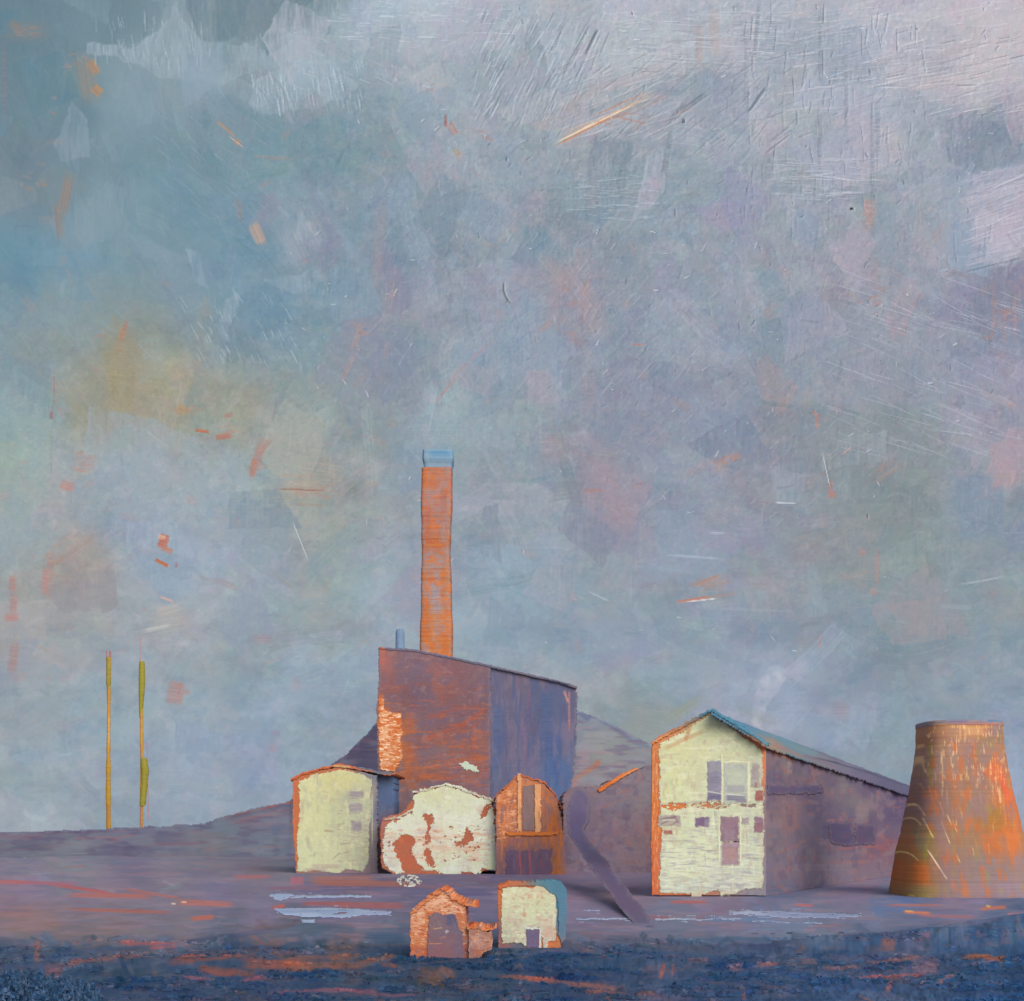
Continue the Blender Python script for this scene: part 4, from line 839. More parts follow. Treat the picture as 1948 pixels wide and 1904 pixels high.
for t in [(812,905,7,14,0,(222,124,54)),(808,930,9,6,0,(216,122,60)),(806,960,3,60,0,(204,120,92)),(857,920,2.5,40,0,(210,118,84)),(830,1043,24,4,0,(206,108,54)),(828,1042,18,1.2,0,(240,180,90)),(822,1035,18,8,0,(200,104,62)),
          (830,1066,22,10,0,(162,146,148)),(832,1120,10,36,0,(166,154,164)),(830,1150,12,22,0,(160,160,174)),(843,1100,4,20,5,(210,118,58)),(844,1130,6,14,20,(204,120,64)),(806,1100,4,14,0,(206,116,64)),(808,1180,7,40,0,(210,120,56)),
          (832,1165,16,10,0,(166,156,164)),(850,1200,7,30,0,(208,132,78)),(830,1205,9,22,0,(196,142,110)),(825,1235,26,8,16,(212,122,54)),(830,1195,26,3,0,(214,122,50)),(850,1245,12,8,0,(210,122,52)),(812,1240,12,5,30,(172,164,168))]:
    c.stroke(*t, .75, .45, .7)
for t in [(838,980,16,12,0,(172,136,130)),(845,935,9,26,0,(178,136,126)),(828,1075,20,14,0,(160,148,150)),(826,1000,14,10,0,(180,130,120)),(832,1130,9,40,0,(162,154,168)),(818,945,9,14,0,(170,140,134)),(846,1010,8,20,0,(168,140,140)),(815,1062,10,10,0,(166,142,140)),(812,1125,5,18,0,(176,142,132)),(848,1060,8,18,0,(170,138,134)),(838,1190,12,8,0,(176,150,136)),(828,1215,5,12,0,(190,150,120))]: c.stroke(*t, .9, .45, .55)
c.c = c.c.mean(-1, keepdims=True) * .12 + c.c * .88
for k in range(90):
    c.stroke(c.g.uniform(802,860), c.g.uniform(900,1245), c.g.uniform(2,8), .9, c.g.choice([2,85]), [(226,128,66),(170,150,152),(196,96,60)][k % 3], .7, .4, .6)
for k in range(150):
    yy_ = c.g.uniform(898, 1250); sd_ = c.g.choice([-1, 1])
    c.stroke(831 + sd_ * c.g.uniform(20,30), yy_, c.g.uniform(2,9), c.g.uniform(.8,2.2), 88 + c.g.normal(0,10), [(160,150,156),(196,128,100),(150,156,168)][k % 3], .6, .4, .7)  # mist along both edges of the shaft, painted as greyish strokes
c.blend((172,146,146), .65, 12, 9, .08, .32); c.blend((220,124,56), .6, 9, 8, .12, .36); c.blend((196,108,84), .5, 14, 2.4, .2, .4)
for t in [(812,1180,8,50,0,(196,108,58)),(850,1230,8,20,0,(204,112,52)),(815,1000,8,40,0,(186,104,74)),(845,960,8,30,0,(170,112,98))]: c.stroke(*t, .5, .5, .8)
c.c = c.c * np.array([.95, .91, .88])
revolve("shaft", c, [(896, 29), (960, 29.5), (1000, 28), (1060, 27), (1100, 28), (1200, 30), (1256, 31)], [(896,832),(960,831),(1040,830),(1180,831),(1256,830)], Yc, M_chim, ch, 256, 1.6, 9, 1.0, 9.0)
c = Canvas(795, 845, 875, 905, 1.0, (124, 156, 178), 62)
for t in [(840,871,24,7,0,(100,146,176)),(835,868,20,3,0,(84,136,170)),(812,880,8,12,0,(140,164,178)),(835,890,26,5,0,(140,158,172)),(850,896,12,3,0,(170,140,144)),(807,870,1.5,18,0,(92,124,146))]:
    c.stroke(*t, .85, .4, .7)
revolve("cap", c, [(861.5, 1), (862, 28.5), (880, 29), (888, 27), (897, 26.5)], 834, Yc, M_wall, ch, 256, 1.2, 10, 1.0, 9.0)

# ------------------------------------------------------------------ gabled house builder pieces
YEL = (205, 205, 158)

# left yellow gabled building
Y0 = 291
yb = thing("gabled_building", "pale yellow plastered gabled building, leftmost of the works, orange edge on its left side", "building", (kx(640) * Y0, Y0, 0))
c = Canvas(545, 1445, 765, 1672, 1.1, (172, 112, 84), 71)
c.field([(560,1500,(190,108,70)),(560,1600,(196,110,66)),(640,1460,(180,112,80)),(710,1500,(150,138,128)),(710,1600,(140,128,130)),(735,1490,(96,108,138)),(735,1540,(88,104,138)),(640,1660,(140,116,120))], 4)
c.dabs(120, 12, 4, ang=88, aj=15, jit=10, a=.6, hue=GH)
for t in [(558,1530,2.5,60,0,(206,124,84)),(562,1600,2,50,0,(208,108,62)),(708,1520,5,34,0,(156,146,140)),(712,1600,6,40,0,(150,142,136)),(708,1560,1.6,60,0,(206,208,164))]:
    c.stroke(*t, .8, .4, .7)
panel("wall", c, c.mask([(557,1482),(575,1470),(645,1459),(716,1474),(718,1662),(563,1662),(556,1560)], 2.2, 9), front(Y0), (0, 26, 0), M_brick, yb)
c = Canvas(545, 1445, 765, 1672, 1.0, YEL, 72)
c.field([(590,1490,(206,204,152)),(640,1480,(206,200,142)),(680,1490,(200,198,150)),(590,1560,(204,204,156)),(640,1560,(200,202,154)),(685,1550,(176,180,152)),(590,1630,(202,206,164)),(640,1630,(198,200,160)),(680,1620,(186,188,152)),(672,1520,(166,168,148))], 4)
c.dabs(160, 14, 7, ang=85, aj=20, jit=4, a=.6, hue=((0,0,0),(4,0,-8),(-6,-4,2)))
for t in [(575,1540,4,30,4,(186,166,140)),(588,1512,8,8,0,(180,184,152)),(675,1510,13,10,0,(166,160,150)),(677,1540,14,10,0,(168,160,150)),(680,1575,12,9,0,(158,150,144)),(660,1570,9,8,0,(178,180,152)),(650,1592,2,10,90,(200,198,150)),(626,1581,12,2.5,5,(156,120,104)),
          (668,1604,20,2,-5,(150,128,130)),(640,1628,13,1.6,-38,(140,132,124)),(670,1590,20,6,0,(176,168,150)),(685,1620,12,20,0,(178,180,150)),(620,1648,34,5,0,(176,150,140)),(600,1655,26,4,0,(172,146,140)),(690,1640,12,8,0,(176,170,150)),(640,1470,50,3,-8,(214,206,150)),
          (590,1482,26,1.5,-18,(224,220,180)),(670,1640,26,5,0,(196,202,158))]:
    c.stroke(*t, .7, .4, .7)
for k in range(34):
    c.stroke(c.g.uniform(655,700), c.g.uniform(1560,1655), c.g.uniform(3,9), 1, c.g.normal(-3,6), (158,140,134), .5, .4, .6)
for k in range(60):
    c.stroke(c.g.uniform(568,704), c.g.uniform(1475,1655), c.g.uniform(6,20), c.g.uniform(2,7), c.g.choice([0,85]) + c.g.normal(0,12), [(182,178,146),(212,210,166),(170,158,138)][k % 3], c.g.uniform(.2,.5), .5, .8)
c.blend((166,150,136), .6, 12, 3, .2, .42, (c.X > 640) & (c.Y > 1540)); c.blend((216,214,168), .5, 20, 20, .1, .4); c.blend((180,184,158), .5, 14, 30, .15, .45)
m = c.mask([(568,1486),(590,1476),(628,1466),(645,1463),(690,1474),(706,1484),(704,1560),(700,1640),(690,1656),(664,1652),(640,1662),(600,1654),(566,1660),(564,1600),(569,1540)], 3.5, 9)
pl = panel("plaster", c, m, front(Y0 - .07), (0, .06, 0), M_wall, yb)
c = Canvas(545, 1440, 765, 1500, 1.0, (192, 104, 66), 73)
for t in [(600,1470,40,4,-14,(196,98,54)),(690,1466,60,3,9,(170,110,92)),(730,1468,24,6,2,(72,112,140)),(700,1462,26,4,10,(78,112,136)),(650,1458,20,3,4,(206,176,120))]:
    c.stroke(*t, .85, .4, .6)
panel("roof", c, c.mask(band([(553,1483),(575,1472),(612,1461),(645,1455),(690,1463),(722,1470),(752,1471)], 2.4, 2.4), 2.6, 8), front(Y0 - .22), (0, 26, 0), M_roof, yb)
for k, (x0, y0, x1, y1, cc) in enumerate([(663,1502,692,1518,(156,146,146)),(664,1526,692,1546,(160,152,148)),(666,1560,690,1584,(152,142,142))]):
    c = Canvas(x0 - 4, y0 - 4, x1 + 4, y1 + 4, .9, cc, 74 + k); c.mottle(.05, 12, 3); c.dabs(14, 8, 3, ang=0, aj=10, jit=12, a=.5)
    panel("window", c, c.fray(c.mask([(x0, y0), (x1, y0), (x1, y1), (x0, y1)], 3.4, 6), (190, 190, 154), 5, .8), front(Y0 - .09), (0, .015, 0), M_wall, yb)
Yd_ = 300
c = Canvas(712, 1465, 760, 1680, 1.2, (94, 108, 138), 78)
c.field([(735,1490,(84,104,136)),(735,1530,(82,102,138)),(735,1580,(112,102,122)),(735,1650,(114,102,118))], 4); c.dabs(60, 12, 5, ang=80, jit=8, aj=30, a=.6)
part(panel("annex", c, c.mask([(716,1474),(748,1472),(748,1668),(716,1668)], .5, 12), front(Y0 + 3), (0, 14, 0), M_wall, yb), "blue shaded annex on the right side")

# centre white weathered building
Y0 = 284
wb = thing("weathered_building", "broad off-white building with peeling orange patches, in front of the mauve block", "building", (kx(835) * Y0, Y0, 0))
c = Canvas(712, 1480, 962, 1680, 1.1, (176, 102, 74), 81)
c.dabs(200, 12, 6, ang=70, aj=40, jit=12, a=.6, hue=GH)
for t in [(735,1600,10,60,0,(150,104,96)),(770,1640,40,16,0,(184,100,70)),(945,1600,6,60,0,(176,104,70)),(760,1580,26,20,0,(188,100,62)),(740,1560,20,20,0,(180,110,90)),(800,1668,70,6,0,(156,100,92))]:
    c.stroke(*t, .8, .4, .6)
panel("wall", c, c.mask([(722,1572),(730,1556),(760,1548),(785,1520),(790,1505),(845,1492),(890,1505),(932,1518),(944,1540),(944,1650),(900,1662),(820,1664),(760,1672),(726,1650)], 3, 10), front(Y0), (0, 22, 0), M_brick, wb)
c = Canvas(712, 1480, 962, 1680, 1.0, (212, 214, 186), 82)
c.field([(830,1510,(206,206,158)),(880,1520,(210,212,178)),(800,1540,(208,214,184)),(920,1530,(204,208,176)),(760,1570,(214,216,190)),(870,1570,(216,218,190)),(920,1580,(216,218,194)),(740,1620,(206,206,184)),(860,1640,(208,212,176)),(820,1600,(214,204,180)),(920,1640,(212,216,182))], 4)
c.dabs(160, 14, 7, ang=0, aj=50, jit=4, a=.6, hue=((0,0,0),(4,0,-8),(-2,0,6)))
for t in [(845,1612,60,7,2,(214,172,142)),(800,1600,20,8,0,(212,168,136)),(900,1608,30,9,0,(214,180,156)),(860,1560,40,2,8,(204,180,160)),(885,1645,16,14,0,(190,176,166)),(905,1620,8,16,0,(204,164,136)),(820,1580,6,16,0,(206,186,166)),(915,1540,10,12,-40,(196,150,130)),(745,1590,14,8,0,(210,176,150)),(932,1654,9,9,0,(214,208,112)),(745,1640,14,14,0,(200,190,176)),(860,1655,26,8,0,(216,220,206))]:
    c.stroke(*t, .7, .5, .8)
for k in range(60):
    c.stroke(c.g.uniform(735,935), c.g.uniform(1570,1650), c.g.uniform(2,9), 1, c.g.normal(0,20), [(190,110,76),(206,160,130)][k % 2], .6, .4, .6)
c.blend((214,160,130), .7, 18, 3.4, .12, .38, (c.Y > 1575) & (c.Y < 1640)); c.blend((194,184,180), .5, 10, 10, .22, .45); c.blend((224,226,206), .5, 26, 16, .05, .4)
m = c.mask([(733,1570),(760,1556),(786,1546),(785,1512),(800,1506),(838,1495),(850,1492),(870,1500),(885,1506),(905,1514),(932,1522),(940,1545),(942,1600),(946,1655),(918,1652),(908,1662),(890,1656),(870,1662),(858,1678),(848,1664),(820,1655),(800,1656),(780,1650),(770,1656),(756,1664),(738,1652),(730,1640),(728,1600)], 4.5, 8)
for hole in ([(752,1608),(765,1592),(785,1596),(786,1608),(778,1618),(788,1636),(800,1650),(786,1660),(766,1650),(762,1635),(754,1622)],[(806,1550),(818,1550),(824,1564),(816,1568),(808,1560)],[(806,1620),(816,1616),(822,1636),(824,1648),(812,1642)],[(870,1604),(884,1590),(886,1574),(894,1580),(896,1598),(884,1606),(872,1608)],
             [(742,1555),(758,1550),(752,1564)],[(811,1566),(816,1566),(817,1600),(811,1602)],[(918,1540),(934,1530),(924,1552),(914,1556)]):
    hx = sum(p[0] for p in hole) / len(hole); hy = sum(p[1] for p in hole) / len(hole)
    hole = [(hx + (p[0] - hx) * 1.22, hy + (p[1] - hy) * 1.15) for p in hole]
    m &= ~c.mask(hole, 4.5, 6)
nn_ = fbm((c.h, c.w), 7, 5, 400, 3); m &= ~((nn_ > .52) & (c.Y > 1570) & (c.Y < 1640))
part(panel("plaster", c, m, front(Y0 - .07), (0, .06, 0), M_wall, wb), "thick off-white plaster, broken away in patches")
c = Canvas(735, 1655, 815, 1700, .9, (214, 208, 190), 83)
n_ = fbm((c.h, c.w), 6, 4, 77, 3)
m = (n_ > .05) & (((c.X - 778) / 24) ** 2 + ((c.Y - 1674) / 11) ** 2 < 1)
o = panel("rubble", c, m, on_ground(.12), (0, 0, -.12), M_small)
o["label"] = "crumbs of fallen white plaster on the ground below the peeling off-white building"; o["category"] = "rubble"
c = Canvas(720, 1480, 950, 1560, 1.0, (206, 206, 180), 84)
for t in [(900,1512,40,4,18,(196,176,160)),(870,1500,20,4,25,(212,210,196)),(800,1505,30,3,-14,(196,196,176)),(795,1512,10,8,-30,(190,168,172)),(750,1555,30,3,-24,(172,120,104))]:
    c.stroke(*t, .8, .4, .7)
panel("roof", c, c.mask(band([(728,1562),(760,1552),(784,1540),(784,1507),(820,1499),(846,1491),(872,1497),(905,1511),(940,1522),(943,1532)], 1.5, 2.5), 2.8, 6), front(Y0 - .2), (0, 22, 0), M_wall, wb)

# orange gabled tower house
Y0 = 281
ob = thing("gabled_tower", "narrow orange brick gabled tower with two tall peach strips, right of the peeling off-white building", "building", (kx(1008) * Y0, Y0, 0))
c = Canvas(930, 1455, 1095, 1700, 1.0, (190, 110, 68), 91)
c.field([(955,1510,(196,116,74)),(980,1500,(204,130,84)),(1050,1520,(188,108,66)),(1065,1570,(192,106,48)),(960,1560,(206,130,90)),(1003,1540,(142,110,100)),(1040,1590,(184,110,70)),(955,1600,(180,108,72)),(970,1620,(130,96,100)),
         (1010,1640,(104,82,104)),(980,1650,(100,80,102)),(1040,1640,(122,94,98)),(1064,1640,(180,106,56)),(1064,1670,(170,100,64)),(1000,1680,(96,80,112))], 4)
c.dabs(260, 12, 3.5, ang=88, aj=15, jit=10, a=.6, hue=((0,0,0),(16,-4,-14),(-12,0,10)))
for t in [(950,1500,16,3,-32,(224,150,110)),(1003,1550,9,34,0,(136,108,102)),(955,1590,2.5,60,0,(204,118,62)),(1000,1630,60,3,0,(118,96,104)),(965,1640,9,40,0,(122,92,92)),(990,1625,2.5,40,-4,(190,96,64)),(1008,1645,2,40,-2,(190,92,76)),
          (1030,1620,14,20,0,(134,98,98)),(1073,1590,1.6,80,0,(206,116,70)),(1066,1600,4,80,0,(190,108,54)),(1075,1560,2,14,0,(240,180,130)),(1075,1668,1.6,8,0,(240,180,120)),(1045,1600,26,4,0,(170,104,72)),(1048,1505,14,16,0,(176,100,56))]:
    c.stroke(*t, .8, .4, .7)
for k in range(110):
    c.stroke(c.g.uniform(945,985), c.g.uniform(1500,1590), c.g.uniform(3,10), .9, c.g.normal(-4,6), [(236,172,124),(196,96,44)][k % 2], .7, .4, .6)
for k in range(60):
    c.stroke(c.g.uniform(945,1075), c.g.uniform(1490,1670), c.g.uniform(4,16), .9, 88 + c.g.normal(0,3), [(214,120,66),(130,90,96)][k % 2], .6, .4, .6)
c.blend((240,180,134), .75, 9, 2.6, .12, .35, (c.X < 992) & (c.Y < 1600)); c.blend((132,100,104), .6, 5, 20, .1, .35); c.blend((204,112,50), .5, 5, 14, .15, .4)
panel("wall", c, c.fray(c.mask([(943,1515),(960,1500),(987,1474),(1010,1482),(1035,1490),(1055,1512),(1066,1545),(1072,1600),(1076,1690),(943,1690)], 2.5, 8), (140,108,108), 6, .6), front(Y0), (0, 16, 0), M_brick, ob)
for (x0, y0, x1, y1) in [(984,1470,991,1582),(1017,1492,1028,1582)]:
    c = Canvas(x0 - 4, y0 - 4, x1 + 4, y1 + 4, .8, (222, 160, 112), 93)
    c.dabs(40, 14, 2, ang=90, aj=4, jit=12, a=.7, hue=((0,0,0),(14,10,6),(-14,-16,-20)))
    panel("pilaster", c, c.mask([(x0, y0), (x1, y0), (x1, y1), (x0, y1)], 2, 6), front(Y0 - .25), (0, .24, 0), M_brick, ob)
c = Canvas(992, 1485, 1018, 1585, .8, (138, 112, 108), 94); c.dabs(40, 12, 3, ang=90, aj=8, jit=8, a=.6)
panel("window", c, c.mask([(994,1494),(1015,1494),(1015,1580),(994,1580)], 2, 8), front(Y0 - .08), (0, .06, 0), M_wall, ob)
c = Canvas(955, 1575, 1065, 1598, .8, (206, 116, 54), 95); c.dabs(50, 14, 2, ang=0, aj=4, jit=12, a=.7)
panel("sill", c, c.mask([(962,1583),(1060,1582),(1060,1588),(1010,1590),(964,1589)], 2, 6), front(Y0 - .3), (0, .28, 0), M_brick, ob)
c = Canvas(935, 1458, 1085, 1560, .9, (196, 104, 58), 96); c.dabs(60, 10, 2, ang=-30, aj=30, jit=14, a=.7)
panel("roof", c, c.mask(band([(940,1516),(958,1500),(987,1472),(1008,1480),(1036,1488),(1056,1510),(1068,1540)], 1.5, 2), 2.6, 6), front(Y0 - .12), (0, 16, 0), M_roof, ob)
c = Canvas(955, 1590, 1060, 1690, 1, (106, 84, 104), 97); c.dabs(80, 14, 4, ang=90, aj=8, jit=8, a=.6, hue=((0,0,0),(20,0,-6)))
for t in [(990,1640,2,44,-4,(186,92,70)),(1008,1640,2,44,-2,(190,88,74)),(970,1650,8,30,0,(92,76,104))]: c.stroke(*t, .8, .4, .6)
part(panel("door", c, c.mask([(962,1618),(1048,1616),(1048,1686),(962,1686)], 4, 10), front(Y0 - .1), (0, .08, 0), M_wall, ob), "wide dark purple doorway with red uprights")

# mauve shed between the tower and the yellow warehouse
Y0 = 292
ms = thing("low_shed", "dull mauve shed with an orange roof edge, between the mauve block and the yellow warehouse", "shed", (kx(1160) * Y0, Y0, 0))
c = Canvas(1065, 1440, 1290, 1690, 1.3, (126, 112, 122), 101)
c.field([(1100,1520,(122,108,120)),(1160,1490,(136,124,126)),(1150,1540,(122,110,122)),(1220,1520,(128,118,124)),(1200,1580,(124,104,114)),(1130,1600,(122,106,122)),(1220,1620,(136,114,118)),(1130,1660,(134,120,134)),(1210,1660,(136,118,128))], 4)
c.dabs(220, 20, 8, ang=70, aj=40, jit=6, a=.6, hue=GH)
for t in [(1190,1560,10,30,0,(118,96,106)),(1215,1540,14,40,10,(134,118,118)),(1160,1530,40,2.5,-20,(150,108,100)),(1230,1570,6,40,0,(140,96,90)),(1200,1640,26,5,0,(146,112,110)),(1150,1510,20,20,0,(128,116,122))]:
    c.stroke(*t, .7, .5, .6)
c.blend((142,122,126), .5, 20, 16, .05, .4); c.blend((106,92,112), .5, 16, 12, .15, .42); c.blend((162,104,92), .4, 8, 8, .3, .5)
panel("wall", c, c.mask([(1070,1512),(1085,1498),(1140,1494),(1200,1468),(1236,1455),(1280,1455),(1280,1664),(1070,1664)], 4, 12), front(Y0), (0, 24, 0), M_wall, ms)
c = Canvas(1125, 1450, 1225, 1515, .9, (216, 120, 58), 102)
for t in [(1170,1484,46,2,-25,(240,150,90)),(1150,1494,20,5,-25,(206,100,44)),(1200,1468,20,2,-25,(226,160,130))]: c.stroke(*t, .8, .4, .7)
part(panel("roof_edge", c, c.mask([(1136,1501),(1180,1473),(1212,1459),(1213,1463),(1180,1481),(1140,1507)], 1.5, 6), front(Y0 - .4), (0, .8, 0), M_brick, ms), "bright orange roof edge")

# chute
def chute_surf(x, y):
    t = np.clip((y - 1490) / (1765 - 1490), 0, 1)
    Yv = 284 * (1 - t) + 128 * t
    return kx(x) * Yv, Yv + 0 * kx(x), CAM_H + kz(y) * Yv
c = Canvas(1060, 1480, 1260, 1790, 1.2, (100, 84, 108), 111)
c.field([(1105,1520,(106,92,116)),(1100,1580,(98,82,110)),(1110,1620,(98,84,110)),(1150,1670,(98,80,104)),(1190,1720,(102,82,106)),(1225,1760,(98,90,112))], 4)
c.dabs(140, 16, 6, ang=60, aj=20, jit=5, a=.6, hue=GH)
c.stroke(1150, 1640, 30, 3, 50, (126, 82, 96), .7, .4, .5)
c.c = c.c * 1.06 + .01
o = panel("chute", c, c.fray(c.mask([(1086,1512),(1098,1500),(1112,1506),(1122,1530),(1120,1560),(1110,1580),(1118,1598),(1150,1632),(1185,1680),(1215,1720),(1238,1745),(1238,1764),(1214,1764),(1185,1735),(1160,1700),(1130,1660),(1100,1615),(1080,1585),(1078,1540)], 2.4, 12), (126,112,124), 9, .95), chute_surf, (.24, 3.0, -.1), M_wall)
o["label"] = "dark purple chute running down from the mauve shed to the ground"; o["category"] = "chute"

# ------------------------------------------------------------------ big yellow gabled warehouse with its long receding side
Y0 = 187
gw = thing("gabled_warehouse", "largest pale yellow gabled warehouse, teal roof and long mauve side wall running back right", "warehouse", (kx(1345) * Y0, Y0, 0))
gabl = [(1240,1413),(1290,1386),(1330,1366),(1353,1354),(1400,1382),(1456,1418)]
c = Canvas(1228, 1340, 1470, 1720, 1.1, (196, 112, 66), 121)
c.field([(1245,1450,(204,126,76)),(1245,1550,(206,116,62)),(1245,1680,(200,110,70)),(1452,1450,(206,126,84)),(1455,1550,(140,120,116)),(1455,1680,(136,128,134)),(1350,1400,(180,140,100))], 4)
c.dabs(240, 14, 3, ang=90, aj=8, jit=12, a=.6, hue=((0,0,0),(18,6,-6),(-14,0,8)))
for k in range(70):
    c.stroke(c.g.uniform(1238,1256), c.g.uniform(1420,1700), c.g.uniform(4,16), 1, 90 + c.g.normal(0,8), [(236,170,120),(190,84,44)][k % 2], .7, .4, .6)
c.stroke(1442, 1480, 40, 2.2, 90, (232,146,92), .8, .4, .6)
panel("wall", c, c.mask(gabl + [(1456,1703),(1240,1702),(1238,1600)], .8, 9), front(Y0), (0, .6, 0), M_brick, gw)
c = Canvas(1228, 1340, 1470, 1725, 1.0, (204, 208, 166), 122)
c.field([(1290,1420,(206,204,156)),(1350,1390,(206,208,164)),(1400,1430,(202,206,166)),(1290,1490,(206,208,160)),(1330,1480,(204,206,162)),(1370,1460,(198,200,162)),(1430,1480,(190,192,166)),(1300,1560,(204,208,170)),(1400,1560,(196,200,168)),(1300,1640,(206,212,180)),(1400,1640,(206,210,182)),(1340,1600,(206,210,174)),(1430,1620,(196,200,170)),(1300,1690,(196,202,178)),(1400,1690,(186,190,172))], 4)
c.dabs(260, 18, 8, ang=88, aj=25, jit=3.5, a=.6, hue=((0,0,0),(4,0,-8),(-5,-3,3)))
for t in [(1300,1400,34,2,-22,(226,222,190)),(1300,1408,50,5,-24,(196,160,120)),(1308,1396,5,16,20,(180,120,84)),(1330,1480,10,30,8,(192,190,158)),(1380,1400,40,1.6,34,(232,230,200)),(1340,1525,60,3,-3,(184,186,166)),
          (1300,1528,50,3,-3,(178,160,146)),(1400,1452,44,3,-6,(206,190,166)),(1400,1450,22,1.4,-6,(180,136,124)),(1310,1660,30,2,3,(176,170,150)),(1295,1600,30,3,2,(174,164,140)),(1380,1598,36,5,0,(186,184,170)),(1350,1618,22,1.6,2,(150,140,140)),
          (1390,1632,44,1.8,-7,(150,140,148)),(1440,1633,26,1.8,3,(146,138,142)),(1280,1650,50,7,0,(212,216,190)),(1400,1660,60,10,0,(186,190,172)),(1300,1673,40,6,0,(180,184,170)),(1390,1684,50,5,-2,(158,152,160)),(1350,1690,60,6,0,(178,184,172)),
          (1424,1545,8,14,0,(190,188,168)),(1440,1560,5,60,0,(190,192,160)),(1256,1560,4,110,0,(190,200,186)),(1372,1560,1.2,70,0,(224,226,190)),(1420,1585,1.2,20,-6,(130,128,120)),(1361,1560,1.2,24,-6,(130,124,122))]:
    c.stroke(*t, .75, .4, .75)
for k in range(110):
    c.stroke(c.g.uniform(1262,1440), c.g.uniform(1610,1695), c.g.uniform(4,16), .9, c.g.normal(0,5), [(160,154,156),(222,226,200),(172,150,140)][k % 3], .5, .4, .6)
for k in range(40):
    c.stroke(c.g.uniform(1340,1440), c.g.uniform(1540,1700), c.g.uniform(4,16), .8, 90 + c.g.normal(0,2), [(150,140,146),(226,228,196)][k % 2], .6, .4, .5)
for k in range(90):
    c.stroke(c.g.uniform(1258,1445), c.g.uniform(1400,1700), c.g.uniform(6,26), c.g.uniform(2,7), c.g.choice([0,85]) + c.g.normal(0,12), [(186,186,160),(214,216,186),(176,166,150),(208,206,158)][k % 4], c.g.uniform(.2,.5), .5, .8)
c.blend((158,152,162), .6, 18, 2.6, .16, .4, smooth((c.Y - 1520) / 90)); c.blend((186,170,148), .5, 10, 14, .2, .42); c.blend((222,224,196), .5, 26, 4, .12, .4)
c.fray(c.mask([(1250,1414),(1352,1356),(1452,1424),(1452,1700),(1250,1700)], 2, 9), (196, 176, 148), 8, .55)
m = c.mask([(1254,1414),(1290,1396),(1330,1372),(1352,1359),(1385,1382),(1425,1408),(1450,1426),(1450,1480),(1451,1540),(1453,1600),(1451,1690),(1420,1690),(1400,1700),(1372,1704),(1366,1694),(1335,1700),(1322,1716),(1314,1698),(1280,1700),(1254,1696),(1258,1600),(1254,1500)], 4, 9)
for hb in ([(1258,1530),(1290,1527),(1330,1530),(1290,1540),(1262,1538)],[(1320,1528),(1360,1524),(1400,1528),(1370,1538),(1330,1539)],[(1405,1530),(1440,1528),(1440,1535),(1410,1536)]):
    m &= ~(c.mask(hb, 4, 6) & (fbm((c.h, c.w), 6, 3, 99, 3) > -.2))
panel("plaster", c, m, front(Y0 - .06), (0, .05, 0), M_wall, gw)
def win(x0, y0, x1, y1, cc, strokes=(), lab=None, rag=2.5, frame=None, nm="window"):
    c = Canvas(x0 - 4, y0 - 4, x1 + 4, y1 + 4, .7, cc, int(x0 + y0)); c.mottle(.05, 10, 5); c.dabs(26, 7, 3, ang=0, aj=50, jit=9, a=.6, hue=((0,0,0),(10,-4,-4),(-6,0,6)))
    for t in strokes: c.stroke(*t, .85, .35, .5)
    w = panel(nm, c, c.fray(c.mask([(x0, y0), (x1, y0), (x1, y1), (x0, y1)], rag, 6), (192, 190, 164), 2.6, .75), front(Y0 - .08), (0, .015, 0), M_wall, gw)
    if lab: part(w, lab)
    if frame:
        for (fx0, fy0, fx1, fy1) in frame:
            cf = Canvas(fx0 - 3, fy0 - 3, fx1 + 3, fy1 + 3, .6, (214, 216, 180), int(fx0 * 3 + fy0)); cf.dabs(12, 8, 1.5, ang=90, aj=6, jit=8, a=.6)
            panel("frame", cf, cf.mask([(fx0, fy0), (fx1, fy0), (fx1, fy1), (fx0, fy1)], 1.2, 5), front(Y0 - .1), (0, .015, 0), M_wall, w)
    return w
win(1345,1447,1373,1522,(140,136,150),[(1358,1520,16,14,0,(104,98,124)),(1358,1485,14,10,0,(132,126,140)),(1360,1460,12,8,0,(152,150,152)),(1360,1508,18,1.6,10,(206,206,190))],"tall narrow dark window",2.2,[(1372,1436,1375,1530)])
win(1377,1452,1422,1528,(176,180,166),[(1400,1480,20,20,0,(188,192,168)),(1400,1500,20,8,0,(160,158,158)),(1400,1517,22,6,-3,(112,106,128)),(1410,1524,14,4,0,(130,118,130)),(1400,1512,20,1.4,5,(220,220,196))],"wide pale window with a dark lower edge",2.2,[(1377,1448,1420,1451),(1421,1448,1426,1524)])
win(1429,1452,1446,1498,(166,160,150),[(1436,1470,7,14,0,(158,146,144)),(1438,1500,3,14,0,(160,104,92))],"slim weathered window at the right edge",3)
win(1436,1502,1452,1524,(160,106,96),(),"small brick red opening",2.6,None,"opening")
win(1252,1551,1295,1571,(170,160,146),[(1272,1556,20,2,-10,(128,104,112)),(1270,1562,18,2,-25,(136,112,116)),(1280,1568,14,1.6,-30,(140,110,112)),(1285,1556,14,1.5,60,(134,106,114)),(1272,1560,14,2,0,(208,208,180))],"shuttered window with crossed slats",3)
win(1263,1578,1280,1587,(164,104,92),(),"little rust red vent",1.6,None,"vent")
win(1322,1554,1350,1573,(122,100,124),[(1345,1566,6,10,0,(150,140,150))],"small purple window",2)
win(1370,1552,1406,1601,(140,114,122),[(1388,1570,12,10,0,(146,118,128)),(1388,1590,12,12,0,(150,128,136))],"tall mauve doorway in the middle",2.4,[(1366,1552,1369,1640),(1407,1552,1410,1640)],"door")
win(1372,1601,1406,1646,(160,134,138),[(1390,1625,12,14,0,(172,136,128))],"lower mauve door leaf",3,None,"door")
